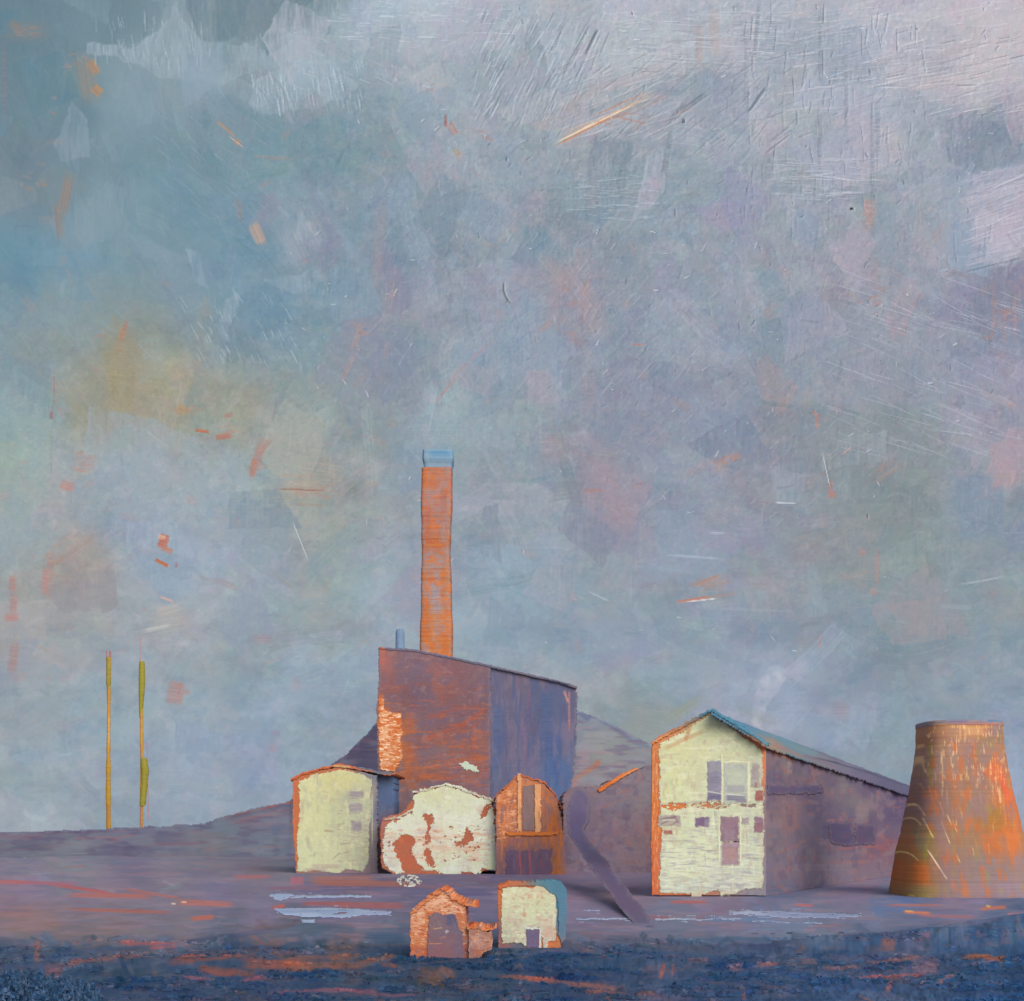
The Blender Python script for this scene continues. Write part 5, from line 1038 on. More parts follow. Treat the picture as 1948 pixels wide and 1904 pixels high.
win(1409,1553,1425,1568,(158,148,146),(),"small grey window",2.4)
win(1456 - 22,1553,1456 - 4,1584,(140,112,122),[(1444,1575,8,8,0,(150,104,108))],"purple window near the right corner",2.6)
# side wall and roof
far = 330
P_e0 = W(1456, 1418, Y0); P_e1 = P_e0 + (W(1730, 1495, far) - W(1353, 1354, Y0))
side = plane(P_e0, P_e1, np.array([P_e0[0], P_e0[1], 0.0]))
c = Canvas(1440, 1380, 1800, 1720, 1.3, (122, 106, 122), 131)
c.field([(1475,1450,(132,114,118)),(1500,1480,(134,118,118)),(1530,1470,(126,112,120)),(1475,1502,(98,88,116)),(1530,1510,(112,94,114)),(1500,1550,(140,112,116)),(1560,1540,(110,98,116)),(1600,1500,(124,114,118)),(1640,1500,(112,98,118)),
         (1700,1530,(98,84,110)),(1640,1545,(130,118,120)),(1620,1585,(94,80,108)),(1660,1590,(100,80,104)),(1700,1580,(112,94,112)),(1470,1600,(128,116,124)),(1550,1610,(116,104,118)),(1500,1640,(130,116,128)),(1600,1640,(134,118,126)),(1680,1620,(134,98,106)),(1490,1690,(112,108,128)),(1600,1680,(130,116,132)),(1680,1660,(130,112,124))], 4)
c.dabs(320, 20, 7, ang=85, aj=35, jit=6, a=.6, hue=GH)
for t in [(1500,1500,50,7,2,(96,84,112)),(1555,1530,12,36,4,(106,92,114)),(1562,1600,8,30,0,(116,102,116)),(1530,1510,30,8,20,(104,88,112)),(1620,1585,50,20,0,(90,76,104)),(1575,1585,14,22,0,(94,82,108)),(1600,1560,40,3,0,(140,94,104)),
          (1645,1575,4,18,0,(150,82,92)),(1640,1612,60,3,-4,(160,96,96)),(1690,1610,26,14,-30,(140,88,96)),(1610,1500,14,12,0,(138,126,122)),(1605,1470,8,5,0,(190,120,70)),(1670,1500,40,14,30,(100,84,112)),(1640,1470,60,5,24,(96,84,108)),
          (1500,1560,20,30,0,(146,110,112)),(1510,1610,40,2,-25,(170,104,92)),(1495,1440,26,3,28,(186,118,84)),(1475,1432,10,4,30,(214,136,96)),(1547,1470,3,20,0,(190,98,88)),(1560,1470,9,6,0,(170,110,110)),(1640,1550,16,22,0,(138,126,124)),
          (1700,1545,26,30,0,(100,82,110)),(1670,1530,2,30,0,(150,104,110)),(1480,1690,60,8,0,(104,104,126)),(1560,1650,60,8,0,(136,122,130)),(1620,1640,60,4,0,(150,112,114)),(1502,1460,6,14,0,(170,160,146)),(1480,1540,20,40,0,(134,112,116))]:
    c.stroke(*t, .75, .45, .6)
c.blend((146,124,128), .55, 18, 18, .05, .4); c.blend((104,90,114), .5, 12, 26, .12, .42); c.blend((170,104,94), .45, 8, 6, .28, .5)
part(panel("wall", c, c.mask([(1456,1418),(1786,1532),(1786,1651),(1456,1705)], .8, 10), side, (-1.0, .6, 0), M_wall, gw), "long mauve side wall streaked purple and red")
for poly_, cc in (([(1460,1494),(1560,1494),(1568,1508),(1460,1510)], (98,86,114)), ([(1578,1562),(1622,1564),(1622,1608),(1578,1606)], (92,78,106)), ([(1628,1566),(1664,1568),(1664,1606),(1628,1606)], (94,78,102))):
    x0, x1 = poly_[0][0], poly_[1][0]
    c = Canvas(x0 - 6, poly_[0][1] - 8, x1 + 8, poly_[2][1] + 8, 1.0, cc, x0); c.dabs(40, 12, 4, ang=0, aj=40, jit=6, a=.6, hue=GH)
    panel("window", c, c.fray(c.mask(poly_, 4, 9), (120, 104, 118), 5, .8), plane(P_e0, P_e1, np.array([P_e0[0], P_e0[1], 0.0]), .12), (-.08, .05, 0), M_wall, gw)
rs = plane(W(1353, 1354, Y0 - .4), W(1730, 1495, far), W(1456, 1418, Y0 - .4))
c = Canvas(1335, 1335, 1800, 1550, 1.2, (104, 132, 146), 132)
c.field([(1360,1350,(80,126,148)),(1360,1356,(88,128,146)),(1500,1412,(90,134,152)),(1530,1425,(104,134,142)),(1400,1374,(96,136,156)),(1440,1394,(96,136,156)),(1480,1412,(100,138,150)),(1440,1412,(170,128,100)),(1470,1424,(196,128,88)),(1520,1432,(120,134,138)),(1560,1445,(126,118,124)),(1600,1458,(116,108,124)),(1650,1475,(108,98,118)),(1700,1495,(96,88,112)),(1730,1510,(92,86,110))], 4)
c.dabs(160, 20, 4, ang=22, aj=8, jit=7, a=.6, hue=GH)
for t in [(1400,1372,60,6,23,(86,130,158)),(1470,1400,50,5,22,(94,138,156)),(1525,1425,40,5,20,(116,142,146)),(1570,1446,30,1.6,12,(52,58,76)),(1620,1460,60,1.6,16,(66,68,88)),(1680,1480,50,1.8,20,(70,74,98)),(1440,1408,26,3,30,(170,120,96)),(1500,1428,36,3,24,(170,112,104)),(1560,1448,40,4,20,(130,108,120)),(1650,1490,60,5,20,(98,84,110))]:
    c.stroke(*t, .85, .4, .5)
part(panel("roof", c, c.mask([(1352,1352),(1733,1495),(1789,1533),(1458,1420),(1400,1384),(1353,1357)], 1.2, 8), rs, (0, .1, -.2), M_roof, gw), "teal slope fading to purple along the ridge")
c = Canvas(1228, 1335, 1480, 1430, .9, (196, 112, 62), 133)
c.dabs(60, 12, 2, ang=-25, aj=8, jit=12, a=.6)
c.field([(1240,1412,(204,124,76)),(1280,1392,(190,118,76)),(1320,1370,(150,120,100)),(1340,1358,(70,120,134)),(1360,1355,(66,120,140)),(1400,1375,(76,128,152)),(1456,1412,(90,136,152))], 4)
c.dabs(60, 8, 2, ang=10, aj=30, jit=9, a=.6)
for t in [(1345,1353,16,5,-30,(66,116,134)),(1400,1374,62,6,32,(80,130,152)),(1330,1362,10,2,-30,(92,110,120)),(1262,1402,24,2,-27,(226,160,110))]: c.stroke(*t, .9, .35, .5)
panel("roof", c, c.mask(band([(1238,1413),(1290,1386),(1330,1363),(1353,1351),(1400,1377),(1459,1416)], 3.5, 2.5), 2.6, 6), front(Y0 - .22), (.4, 1.0, 0), M_roof, gw)

# ------------------------------------------------------------------ cooling tower
Yt = 192
ct = thing("cooling_tower", "flared orange and mauve cooling tower at the right edge of the works", "cooling tower", (kx(1826) * Yt, Yt, 0))
c = Canvas(1660, 1360, 2000, 1720, 1.1, (158, 120, 104), 141)
c.field([(1760,1395,(178,130,96)),(1790,1400,(160,132,122)),(1830,1400,(176,126,106)),(1860,1400,(128,114,124)),(1890,1400,(176,140,92)),(1770,1450,(158,130,120)),(1800,1450,(160,122,100)),(1840,1440,(150,122,110)),(1870,1470,(192,112,80)),(1890,1450,(146,120,106)),
         (1765,1520,(140,104,96)),(1800,1520,(150,116,92)),(1840,1490,(150,124,104)),(1880,1520,(200,104,72)),(1860,1550,(160,120,72)),(1900,1550,(184,116,64)),(1820,1550,(146,122,116)),(1780,1560,(150,112,92)),(1770,1600,(148,112,98)),(1830,1600,(152,118,84)),(1880,1600,(190,112,62)),(1910,1600,(176,116,74)),(1940,1620,(140,118,124)),
         (1740,1620,(150,128,84)),(1725,1660,(186,110,58)),(1735,1695,(150,128,86)),(1770,1640,(148,116,112)),(1800,1670,(134,116,124)),(1850,1640,(136,120,122)),(1900,1660,(140,122,124)),(1850,1690,(136,122,140)),(1940,1690,(142,124,144)),(1790,1700,(140,124,122))], 4)
c.dabs(420, 20, 7, ang=88, aj=14, jit=7, a=.6, hue=((0,0,0),(14,0,-12),(-10,0,12)))
for t in [(1825,1388,60,3,0,(206,160,96)),(1803,1392,2,26,0,(240,200,150)),(1830,1396,20,8,0,(234,190,140)),(1836,1402,2,14,0,(250,214,160)),(1812,1400,3,20,0,(236,196,150)),(1755,1440,3,30,2,(150,142,70)),(1752,1480,2.5,26,0,(156,148,64)),(1770,1470,1.3,46,2,(250,226,170)),
          (1862,1470,22,22,40,(198,104,66)),(1885,1505,8,40,-14,(208,90,64)),(1890,1550,12,40,-8,(198,104,56)),(1900,1420,4,30,0,(196,158,90)),(1905,1470,3,20,-4,(196,150,88)),(1872,1515,3,18,0,(248,214,150)),(1877,1530,1.2,24,0,(214,140,80)),(1880,1540,1,40,0,(206,180,110)),
          (1860,1560,20,26,0,(158,120,62)),(1880,1600,26,30,30,(194,114,60)),(1850,1610,40,16,40,(180,110,70)),(1740,1600,2.5,34,18,(150,142,60)),(1733,1632,3,20,14,(156,146,72)),(1725,1655,11,26,6,(196,106,46)),(1735,1690,26,9,0,(152,132,84)),(1730,1702,14,5,0,(170,150,80)),(1712,1700,5,2,10,(236,226,90)),
          (1778,1680,4,14,-20,(196,110,74)),(1795,1690,4,14,0,(180,112,92)),(1790,1590,5,22,-5,(200,104,60)),(1795,1600,10,14,0,(148,112,86)),(1830,1660,40,26,20,(136,120,120)),(1870,1680,50,20,0,(138,124,136)),(1940,1670,8,30,0,(158,112,110)),(1935,1655,14,3,20,(190,100,80)),(1930,1630,10,20,0,(140,130,150)),(1880,1400,8,24,0,(120,108,122)),(1850,1420,14,12,0,(140,118,122))]:
    c.stroke(*t, .75, .45, .7)
for t in [(1751,1642,34,1.3,62,(252,234,200)),(1742,1575,22,1,72,(246,226,150)),(1736,1540,14,1,76,(246,216,150)),(1730,1560,12,.9,70,(236,206,140)),(1768,1582,26,.9,74,(250,226,170)),(1765,1540,16,.9,78,(236,150,120)),(1785,1572,14,.9,72,(240,200,140)),(1718,1625,14,.9,60,(240,220,150)),(1787,1630,10,.9,70,(236,190,130)),(1776,1560,12,1.4,70,(252,240,220)),
          (1796,1420,20,.8,90,(240,206,160)),(1750,1510,16,.9,86,(240,160,110))]:
    c.stroke(*t, 1, .3, .2, .0005)
for t in [(1830,1520,30,40,0,(146,120,108)),(1790,1480,26,50,0,(150,122,108)),(1850,1440,30,22,0,(140,120,116)),(1810,1600,40,36,0,(144,120,104)),(1770,1560,20,50,0,(146,114,100)),(1850,1690,70,26,0,(138,124,138)),(1840,1650,40,26,0,(138,122,124)),(1790,1660,30,30,0,(144,120,118))]: c.stroke(*t, .6, .6, .6)
for k in range(60):
    c.stroke(c.g.uniform(1755,1900), c.g.uniform(1385,1620), c.g.uniform(3,12), .9, 88 + c.g.normal(0,4), [(240,196,140),(196,160,90),(206,100,60)][k % 3], .6, .4, .5)
for t in [(1870,1470,20,24,40,(206,112,72)),(1888,1520,10,44,-14,(210,98,66)),(1880,1600,26,26,30,(200,118,66)),(1900,1560,10,34,0,(200,126,72)),(1728,1660,14,28,8,(204,116,56)),(1790,1520,12,34,0,(176,116,80)),(1820,1400,40,14,0,(196,146,100))]: c.stroke(*t, .5, .6, .8)
for t in [(1900,1690,70,22,0,(140,124,140)),(1850,1700,60,14,0,(134,122,140)),(1780,1702,50,10,0,(138,122,134)),(1935,1640,14,50,-10,(142,134,150)),(1925,1570,5,60,-12,(150,140,150))]: c.stroke(*t, .8, .7, .6)  # haze swallowing the foot and right flank, painted into the shell in mauve
c.blend((142,118,122), .6, 26, 50, .02, .4); c.blend((240,200,146), .7, 2.4, 16, .28, .45, smooth((1560 - c.Y) / 120)); c.blend((198,108,60), .5, 12, 30, .15, .4); c.blend((150,138,84), .4, 14, 30, .25, .5)
c.c *= np.array([1.05, 1.0, .94])
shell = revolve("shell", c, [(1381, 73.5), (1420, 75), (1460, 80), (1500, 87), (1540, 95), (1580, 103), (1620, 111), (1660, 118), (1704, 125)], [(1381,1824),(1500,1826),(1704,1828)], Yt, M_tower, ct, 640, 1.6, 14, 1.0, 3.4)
c = Canvas(1740, 1365, 1910, 1395, 1.0, (150, 132, 134), 142); c.dabs(60, 9, 2, ang=0, aj=20, jit=14, a=.7, hue=((0,0,0),(30,-6,-34),(-14,-2,16)))
for t in [(1870,1375,20,4,-2,(70,120,166)),(1800,1377,20,4,0,(128,118,146)),(1830,1384,60,3,0,(206,120,96)),(1850,1387,20,2,0,(216,196,110)),(1770,1384,14,3,0,(206,150,96))]: c.stroke(*t, .85, .4, .6)
revolve("rim", c, [(1374, 66), (1374.6, 72), (1377, 74.2), (1384, 74.2)], 1824, Yt, M_tower, ct, 640, .8, 15, 1.0, 3.4)

# ------------------------------------------------------------------ two thin stacks on the left skyline
def stack(label, cx, prof, segs, seed, extra=None):
    Yp = 588
    t = thing("slender_stack", label, "smokestack", (kx(cx) * Yp, Yp, 0), "thin stacks on the left skyline")
    c = Canvas(cx - 24, 1225, cx + 30, 1640, 1.0, (182, 146, 56), seed)
    for s_ in segs: c.stroke(*s_, .85, .35, .5)
    revolve("mast", c, prof, segs_c[seed], Yp, M_metal, t, 24, 1.0, seed)
    if extra: extra(t, c, Yp)
    return t
segs_c = {151: [(1240,207),(1300,207.5),(1400,206.5),(1500,206),(1640,207)], 152: [(1258,268),(1340,269),(1420,269.5),(1500,270),(1640,268)]}
def ext1(t, c, Yp):
    c2 = Canvas(195, 1230, 220, 1330, .8, (150, 134, 50), 153); c2.dabs(20, 14, 2, ang=90, aj=4, jit=10, a=.6)
    part(revolve("sleeve", c2, [(1250, 3.6), (1252, 4.4), (1300, 4.4), (1308, 3.4), (1326, 3.2), (1330, 2.7)], 206.5, Yp, M_metal, t, 24, .8, 5), "olive green sleeve near the top")
    for dx in (-3.5, 1.5, 4):
        c3 = Canvas(200, 1230, 216, 1256, .8, (176, 116, 112), 154)
        revolve("aerial", c3, [(1234 + abs(dx), .3), (1238, .9), (1254, 1.1)], 206.5 + dx, Yp, M_metal, t, 8)
def ext2(t, c, Yp):
    c2 = Canvas(255, 1250, 290, 1560, .8, (148, 138, 52), 155); c2.dabs(40, 16, 3, ang=90, aj=4, jit=9, a=.6)
    part(revolve("sleeve", c2, [(1258, 4.5), (1260, 5), (1285, 6), (1310, 5.5), (1350, 4), (1366, 2.5)], [(1256,270),(1300,270),(1366,267.5)], Yp, M_metal, t, 24, .8, 6), "olive green sleeve near the top")
    part(revolve("tank", c2, [(1441, 2), (1443, 5.5), (1452, 7), (1466, 7.6), (1478, 6.6), (1500, 6), (1524, 5.8), (1533, 5)], [(1441,273),(1466,276),(1500,274),(1533,271)], Yp, M_metal, t, 32, .6, 7), "olive green tank swelling out low on the stack")
    c3 = Canvas(255, 1190, 290, 1580, .8, (182, 130, 132), 156)
    revolve("aerial", c3, [(1212, .3), (1220, .5), (1262, .7)], 267, Yp, M_metal, t, 8)
    revolve("guy_wire", c3, [(1412, .4), (1416, .8), (1560, .8)], [(1412,279),(1440,281),(1560,282)], Yp, M_metal, t, 8)
stack("thin ochre and orange smokestack, left one of the two on the skyline", 207,
      [(1251, 1), (1252, 3.6), (1330, 3.3), (1390, 3.4), (1420, 3.6), (1455, 4.4), (1500, 4.8), (1540, 4.4), (1590, 3.8)],
      [(206,1280,60,5,90,(156,134,50)),(208,1330,40,2,90,(206,128,76)),(207,1400,70,3,90,(200,138,50)),(208,1390,30,1.2,90,(232,170,110)),(206,1500,80,4,90,(180,130,40)),(212,1500,60,2,90,(164,160,60)),(207,1560,40,3,90,(180,110,50))], 151, ext1)
stack("thin olive smokestack with swelling near its foot, right one of the pair", 268,
      [(1262, 2.5), (1350, 3), (1400, 3.3), (1440, 3), (1500, 3.6), (1540, 3), (1590, 2.6)],
      [(266,1370,30,4,90,(176,110,110)),(269,1400,40,3,90,(196,146,76)),(269,1430,20,3,90,(190,120,80)),(267,1480,60,3,90,(176,130,70)),(268,1560,40,4,90,(176,110,110))], 152, ext2)

# ------------------------------------------------------------------ small foreground houses
Y0 = 97
oh = thing("brick_cottage", "small broken orange brick cottage with a dark opening and leaning right-hand shed", "cottage", (kx(835) * Y0, Y0, 0))
c = Canvas(770, 1680, 950, 1840, .8, (206, 134, 92), 161)
c.field([(795,1740,(216,156,118)),(790,1790,(206,130,84)),(790,1820,(196,108,70)),(845,1705,(222,168,130)),(870,1720,(196,124,88)),(880,1760,(204,124,74)),(843,1760,(130,104,110)),(835,1800,(126,94,100)),(865,1800,(124,98,112)),(815,1815,(140,96,94)),(905,1790,(220,160,116)),(925,1790,(214,160,124)),(915,1765,(206,126,78)),(905,1815,(194,110,56))], 4)
c.dabs(160, 7, 2.5, ang=-10, aj=12, jit=9, a=.6, hue=((0,0,0),(14,4,-6),(-10,-12,-12)))
for k in range(220):
    x, y = c.g.uniform(778,940), c.g.uniform(1692,1815)
    if 812 < x < 868 and y > 1738: continue
    c.stroke(x, y, c.g.uniform(2,9), .8, (-28 if y < 1728 and x < 845 else 8) + c.g.normal(0,6) if x < 890 else 90 + c.g.normal(0,4), [(240,200,168),(198,96,48),(228,176,140)][k % 3], .75, .4, .5)
for t in [(835,1712,30,7,-28,(226,178,146)),(870,1730,16,8,10,(222,170,140)),(790,1770,8,16,0,(214,150,116)),(905,1795,10,22,90,(228,176,146)),(928,1790,7,20,90,(220,170,136)),(780,1832,30,9,0,(150,104,108)),(830,1828,40,8,0,(120,94,108)),(812,1760,4,30,0,(200,112,60)),(828,1737,26,4,4,(200,112,60)),(893,1790,1.2,40,0,(236,200,170)),(845,1815,40,8,0,(146,96,92)),(820,1822,14,8,0,(170,92,84))]: c.stroke(*t, .8, .4, .6)
c.blend((192,88,46), .75, 8, 2.6, .08, .3); c.blend((242,206,176), .7, 7, 2.0, .22, .42, (c.Y < 1800)); c.blend((128,98,112), .8, 16, 10, -.1, .3, smooth((c.Y - 1796) / 24))
m = c.fray(c.mask([(780,1828),(780,1742),(784,1728),(815,1706),(843,1694),(868,1714),(885,1724),(888,1760),(893,1768),(893,1824),(840,1829)], 2.5, 6), (140,104,106), 3.5, .6)
panel("wall", c, m, front(Y0), (0, 5.5, 0), M_brick, oh)
m = c.mask([(891,1766),(905,1764),(925,1772),(934,1772),(936,1806),(920,1812),(912,1822),(891,1824)], 2, 5)
part(panel("lean_to", c, m, front(Y0 - .4), (0, 4.0, 0), M_brick, oh), "peach boarded lean-to on the right")
c = Canvas(770, 1680, 950, 1790, .8, (210, 130, 84), 162)
c.dabs(90, 8, 2, ang=5, aj=14, jit=12, a=.7, hue=((0,0,0),(16,10,10),(-14,-20,-20)))
c.blend((190,86,44), .8, 9, 2.4, .02, .28); c.blend((128,104,116), .6, 12, 5, .2, .42)
for k in range(60): c.stroke(c.g.uniform(800,930), c.g.uniform(1690,1780), c.g.uniform(3,9), .8, -20 + c.g.normal(0,20), (240,196,160), .7, .4, .5)
panel("roof", c, c.mask(band([(779,1737),(812,1708),(843,1691),(862,1706),(885,1718),(908,1722)], 2.2, 5.5), 3.4, 6), front(Y0 - .08), (0, 5.6, 0), M_brick, oh)
part(panel("roof", c, c.mask(band([(888,1764),(905,1762),(925,1768),(943,1762)], 2, 3.5), 3, 6), front(Y0 - .46), (0, 4.1, 0), M_brick, oh), "ragged lean-to roof edge")
c = Canvas(805, 1730, 880, 1835, .8, (126, 100, 110), 163)
c.field([(830,1750,(132,106,108)),(855,1750,(96,92,118)),(835,1780,(124,102,114)),(835,1810,(140,92,94)),(860,1810,(116,98,114))], 4); c.dabs(50, 9, 4, ang=20, aj=40, jit=6, a=.6, hue=GH)
for t in [(833,1766,10,1.2,-8,(206,166,110)),(828,1795,14,1,0,(204,140,90)),(855,1750,6,12,0,(90,88,116)),(850,1772,4,3,-30,(190,196,200)),(843,1783,7,2,-20,(176,112,96))]: c.stroke(*t, .85, .35, .5)
part(panel("door", c, c.mask([(816,1742),(828,1737),(864,1740),(872,1765),(886,1790),(886,1826),(812,1828),(814,1780)], 3, 7), front(Y0 - .06), (0, .05, 0), M_small, oh), "wide dark mauve opening")

Y0 = 105
sh = thing("limewashed_cottage", "small pale yellow cottage with thick teal right edge and dark door", "cottage", (kx(1010) * Y0, Y0, 0))
c = Canvas(935, 1670, 1095, 1830, .8, (196, 112, 80), 171)
c.field([(950,1700,(204,118,72)),(950,1780,(150,100,100)),(1000,1688,(206,110,58)),(1050,1700,(100,140,156)),(1070,1750,(92,124,148)),(1045,1800,(206,116,64)),(1000,1810,(90,100,120))], 4); c.dabs(90, 8, 3, ang=80, aj=30, jit=9, a=.6)
panel("wall", c, c.mask([(947,1690),(960,1683),(1064,1682),(1066,1806),(1054,1818),(1030,1812),(948,1806)], 2, 6), front(Y0), (0, 4.6, 0), M_brick, sh)
c = Canvas(935, 1670, 1095, 1830, .8, (208, 208, 172), 172)
c.field([(970,1700,(206,204,166)),(1000,1720,(208,210,174)),(1030,1700,(206,196,162)),(970,1760,(202,198,170)),(1020,1740,(206,210,170)),(1050,1740,(206,206,176)),(1050,1780,(206,176,150)),(965,1790,(186,188,160)),(1035,1790,(190,196,190))], 4)
c.dabs(110, 9, 5, ang=80, aj=40, jit=5, a=.6, hue=((0,0,0),(4,-2,-8),(-4,0,4)))
for t in [(1010,1705,8,5,30,(206,150,124)),(1023,1704,4,6,0,(190,110,84)),(1030,1705,10,4,60,(204,160,136)),(993,1708,8,1.6,35,(200,130,96)),(998,1740,4,5,0,(196,116,76)),(997,1732,1.2,6,0,(180,104,66)),(1028,1745,6,8,0,(196,172,156)),(970,1750,9,7,0,(204,176,156)),(980,1755,5,9,0,(196,168,150)),(1015,1762,16,2,-3,(170,130,128)),
          (1045,1770,14,12,0,(206,168,146)),(1053,1750,3,20,0,(214,208,180)),(1043,1752,10,7,0,(206,184,160)),(965,1780,12,12,0,(180,180,156)),(1030,1720,26,26,0,(206,210,168))]: c.stroke(*t, .75, .45, .7)
c.blend((200,160,140), .6, 9, 5, .18, .42); c.blend((176,176,160), .6, 8, 3, .15, .4, (c.Y > 1735)); c.blend((220,222,190), .6, 14, 10, .1, .4)
m = c.mask([(954,1692),(964,1686),(1010,1688),(1030,1684),(1042,1694),(1056,1702),(1058,1740),(1056,1788),(1042,1790),(1040,1814),(1034,1812),(1033,1796),(1028,1764),(1000,1765),(1000,1798),(990,1792),(956,1796),(953,1750)], 2.4, 6)
panel("plaster", c, m, front(Y0 - .06), (0, .055, 0), M_small, sh)
c = Canvas(995, 1755, 1040, 1815, .8, (112, 100, 128), 173); c.dabs(30, 8, 3, ang=0, aj=30, jit=7, a=.6)
dr = panel("door", c, c.mask([(1001,1768),(1025,1768),(1024,1806),(1001,1806)], 1.5, 5), front(Y0 - .04), (0, .035, 0), M_small, sh)
c = Canvas(990, 1755, 1045, 1820, .7, (206, 208, 200), 174); c.dabs(20, 6, 2, ang=0, aj=60, jit=9, a=.6)
panel("frame", c, c.mask([(998,1763),(1029,1764),(1029,1812),(1025,1812),(1025,1768),(998,1768)], 1.6, 5), front(Y0 - .08), (0, .015, 0), M_small, dr)
c = Canvas(945, 1665, 1095, 1830, .8, (92, 130, 148), 175)
c.field([(955,1683,(204,108,62)),(985,1682,(196,106,66)),(1010,1682,(110,130,136)),(1035,1684,(84,130,146)),(1060,1690,(80,124,146)),(1070,1720,(88,128,150)),(1070,1770,(92,126,148)),(1070,1800,(150,110,112))], 4); c.dabs(110, 10, 3, ang=88, aj=12, jit=7, a=.6)
part(panel("roof", c, c.mask([(946,1686),(965,1679),(1010,1678),(1045,1675),(1068,1679),(1077,1692),(1078,1740),(1075,1785),(1068,1792),(1062,1780),(1062,1720),(1058,1704),(1046,1698),(1038,1690),(1030,1684),(964,1687),(948,1691)], 2, 6), front(Y0 - .1), (0, 4.7, 0), M_small, sh), "roof edge, orange on the left and thick teal sweeping down the right side")

# ------------------------------------------------------------------ smoke behind the warehouse roof
def smoke(label, pts, dens, colr, Yp):
    t = bpy.data.meshes.new("smoke")
    import bmesh
    bm = bmesh.new()
    for (x, y, r) in pts:
        p = W(x, y, Yp); rr = r * S * Yp / F
        r0 = bmesh.ops.create_icosphere(bm, subdivisions=3, radius=rr)
        for v in r0["verts"]: v.co += Vector(p)
    bm.to_mesh(t); bm.free()
    o = bpy.data.objects.new("smoke", t); col.objects.link(o)
    rm = o.modifiers.new("remesh", 'REMESH'); rm.mode = 'VOXEL'; rm.voxel_size = 0.35
    m = bpy.data.materials.new("smoke_air"); m.use_nodes = True
    n = m.node_tree.nodes; l = m.node_tree.links; n.clear()
    ou = n.new("ShaderNodeOutputMaterial"); pv = n.new("ShaderNodeVolumePrincipled")
    pv.inputs["Color"].default_value = (*colr, 1); pv.inputs["Anisotropy"].default_value = -0.35
    tc = n.new("ShaderNodeTexCoord"); nz = n.new("ShaderNodeTexNoise"); nz.inputs["Scale"].default_value = .45; nz.inputs["Detail"].default_value = 3
    mr = n.new("ShaderNodeMapRange"); mr.inputs["From Min"].default_value = .42; mr.inputs["From Max"].default_value = .65; mr.inputs["To Max"].default_value = dens
    l.new(tc.outputs["Object"], nz.inputs["Vector"]); l.new(nz.outputs["Fac"], mr.inputs["Value"]); l.new(mr.outputs[0], pv.inputs["Density"]); l.new(pv.outputs[0], ou.inputs["Volume"])
    t.materials.append(m)
    o["label"] = label; o["category"] = "smoke"
    return o
smoke("pale lavender smoke rising behind the teal warehouse roof", [(1446,1392,9),(1440,1372,12),(1443,1350,15),(1450,1328,18),(1462,1306,22),(1476,1284,22)], .2, (.985,.985,.995), 235)

# ------------------------------------------------------------------ dark heap, bushes and low scrub of the foreground
def leaves(name, spots, cols, seed, size=(.1, .3), parent=None):
    """many small tilted leaf blades; spots = rows of x, y, z, height"""
    g = np.random.default_rng(seed); n = len(spots)
    P = np.array([p[:3] for p in spots], float); hh = np.array([p[3] for p in spots])
    a = g.uniform(0, 2 * np.pi, n); w = g.uniform(*size, n) * .5; L = g.uniform(.5, 1.1, n) * hh
    tilt = g.normal(0, .3, (n, 2))
    d = np.stack([np.cos(a), np.sin(a) * .25, np.zeros(n)], 1) * w[:, None]
    up = np.stack([tilt[:, 0] * L, tilt[:, 1] * L, L], 1)
    v = np.stack([P - d, P + d, P + d * .35 + up, P - d * .5 + up * .9], 1).reshape(-1, 3)
    f = np.arange(4 * n).reshape(-1, 4)
    cl = np.repeat(np.clip(cols / 255.0, .01, 1) ** 2.2, 4, axis=0)
    return make_mesh(name, v, f, cl, M_ground, parent)
g = np.random.default_rng(303)
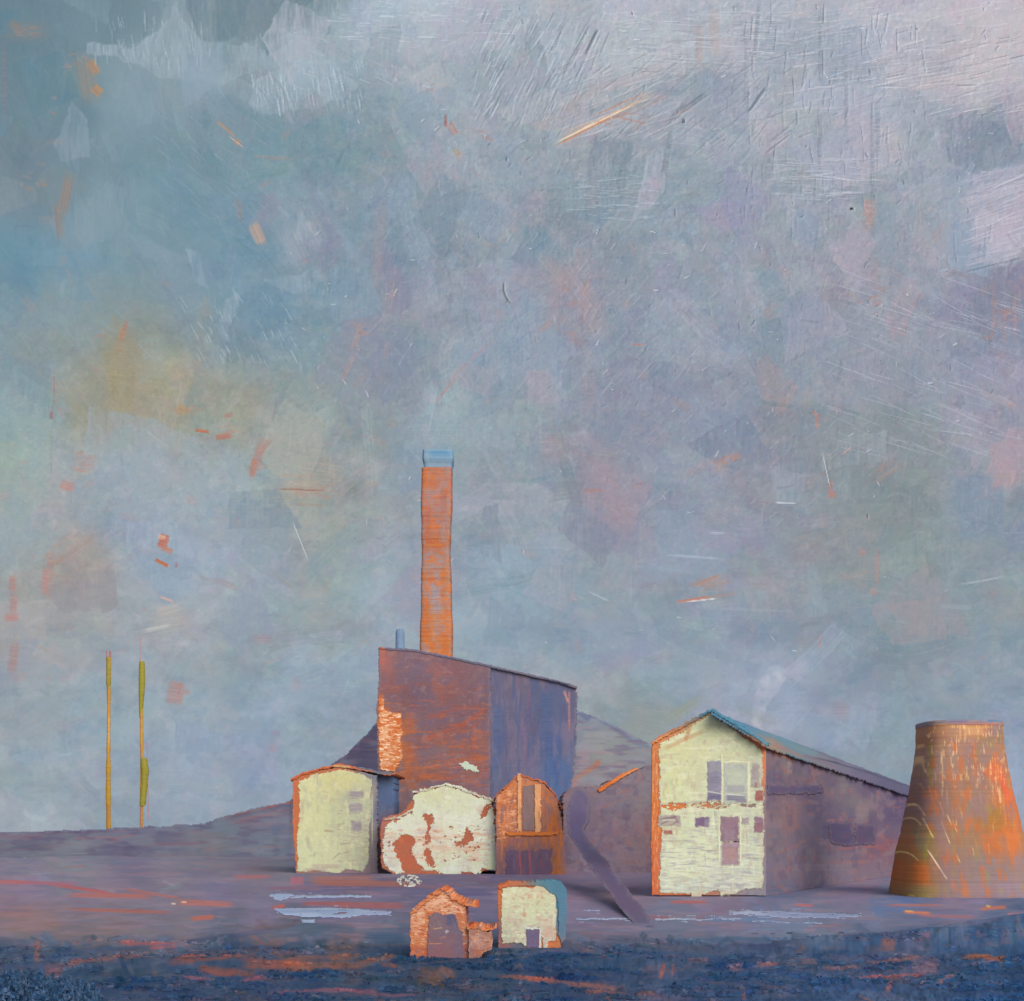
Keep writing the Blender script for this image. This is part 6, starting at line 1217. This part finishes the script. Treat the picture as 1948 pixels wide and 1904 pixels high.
for i, (x, yb, r) in enumerate([(34,1926,1.7),(84,1924,1.5),(134,1926,1.3)]):
    Yb = CAM_H / -float(kz(yb)); x0 = float(kx(x)) * Yb
    n = 2600
    th = g.uniform(0, 2 * np.pi, n); ph = np.arccos(g.uniform(0, 1, n)); q = r * g.uniform(.55, 1, n) ** .5 * (1 + .15 * np.sin(3 * th))
    sp = [(x0 + q[k] * math.sin(ph[k]) * math.cos(th[k]) * 1.1, Yb + q[k] * math.sin(ph[k]) * math.sin(th[k]), max(q[k] * math.cos(ph[k]) * 1.05, .02), .22) for k in range(n)]
    cl = np.array([(46,72,102),(56,84,112),(40,62,88),(70,88,112)])[g.integers(4, size=n)] + g.normal(0, 4, (n, 1))
    o = leaves("bush", sp, cl, 310 + i)
    o["label"] = ["dark navy bush in the bottom left corner, leftmost of three", "dark navy bush, middle one of the three at bottom left", "dark navy bush, rightmost and smallest of three at bottom left"][i]
    o["category"] = "bush"; o["group"] = "bushes in the bottom left corner"
n = 26000
xx = g.uniform(-20, 1970, n); yy = g.uniform(1788, 1925, n)
gn = fbm((160, 500), 26, 5, 411, 4) - .02
den = gn[np.clip(((yy - 1788)).astype(int), 0, 159), np.clip(((xx + 20) / 4).astype(int), 0, 499)]
keep = (den > 0.10) & ~((xx > 770) & (xx < 1095) & (yy < 1822)) 
front_of = (xx > 925) & (xx < 1100) & (yy > 1806 + (xx - 925) * .06) & (yy < 1840)
keep |= front_of & (g.uniform(0, 1, n) < .8)
xx, yy = xx[keep], yy[keep]
Yb = CAM_H / -kz(yy); X = kx(xx) * Yb
ii = np.clip((yy - gr.y0) / gr.r, 0, gr.h - 1).astype(int); jj = np.clip((xx - gr.x0) / gr.r, 0, gr.w - 1).astype(int)
base = gr.c[ii, jj] * 255 * .98 + np.array([-2, 0, 1])
base = base + g.normal(0, 4, (len(xx), 1)) + g.normal(0, 2, (len(xx), 3))
zg = amp_ = smooth((122 - Yb) / 30) * 0
for hx, hy_, rx, ry, hh in ((46.5, 121, 9, 9, 1.5), (36, 112, 8, 5, .9), (26, 106, 6, 4, .8), (-22, 92, 9, 4, .5), (4.5, 93, 5, 3, .45)):
    zg = zg + hh * np.exp(-(((X - hx) / rx) ** 2 + ((Yb - hy_) / ry) ** 2))
sp = np.stack([X, Yb, zg + .02, g.uniform(.06, .24, len(xx))], 1)
o = leaves("scrub", sp, base, 420, (.15, .7))
o["kind"] = "stuff"
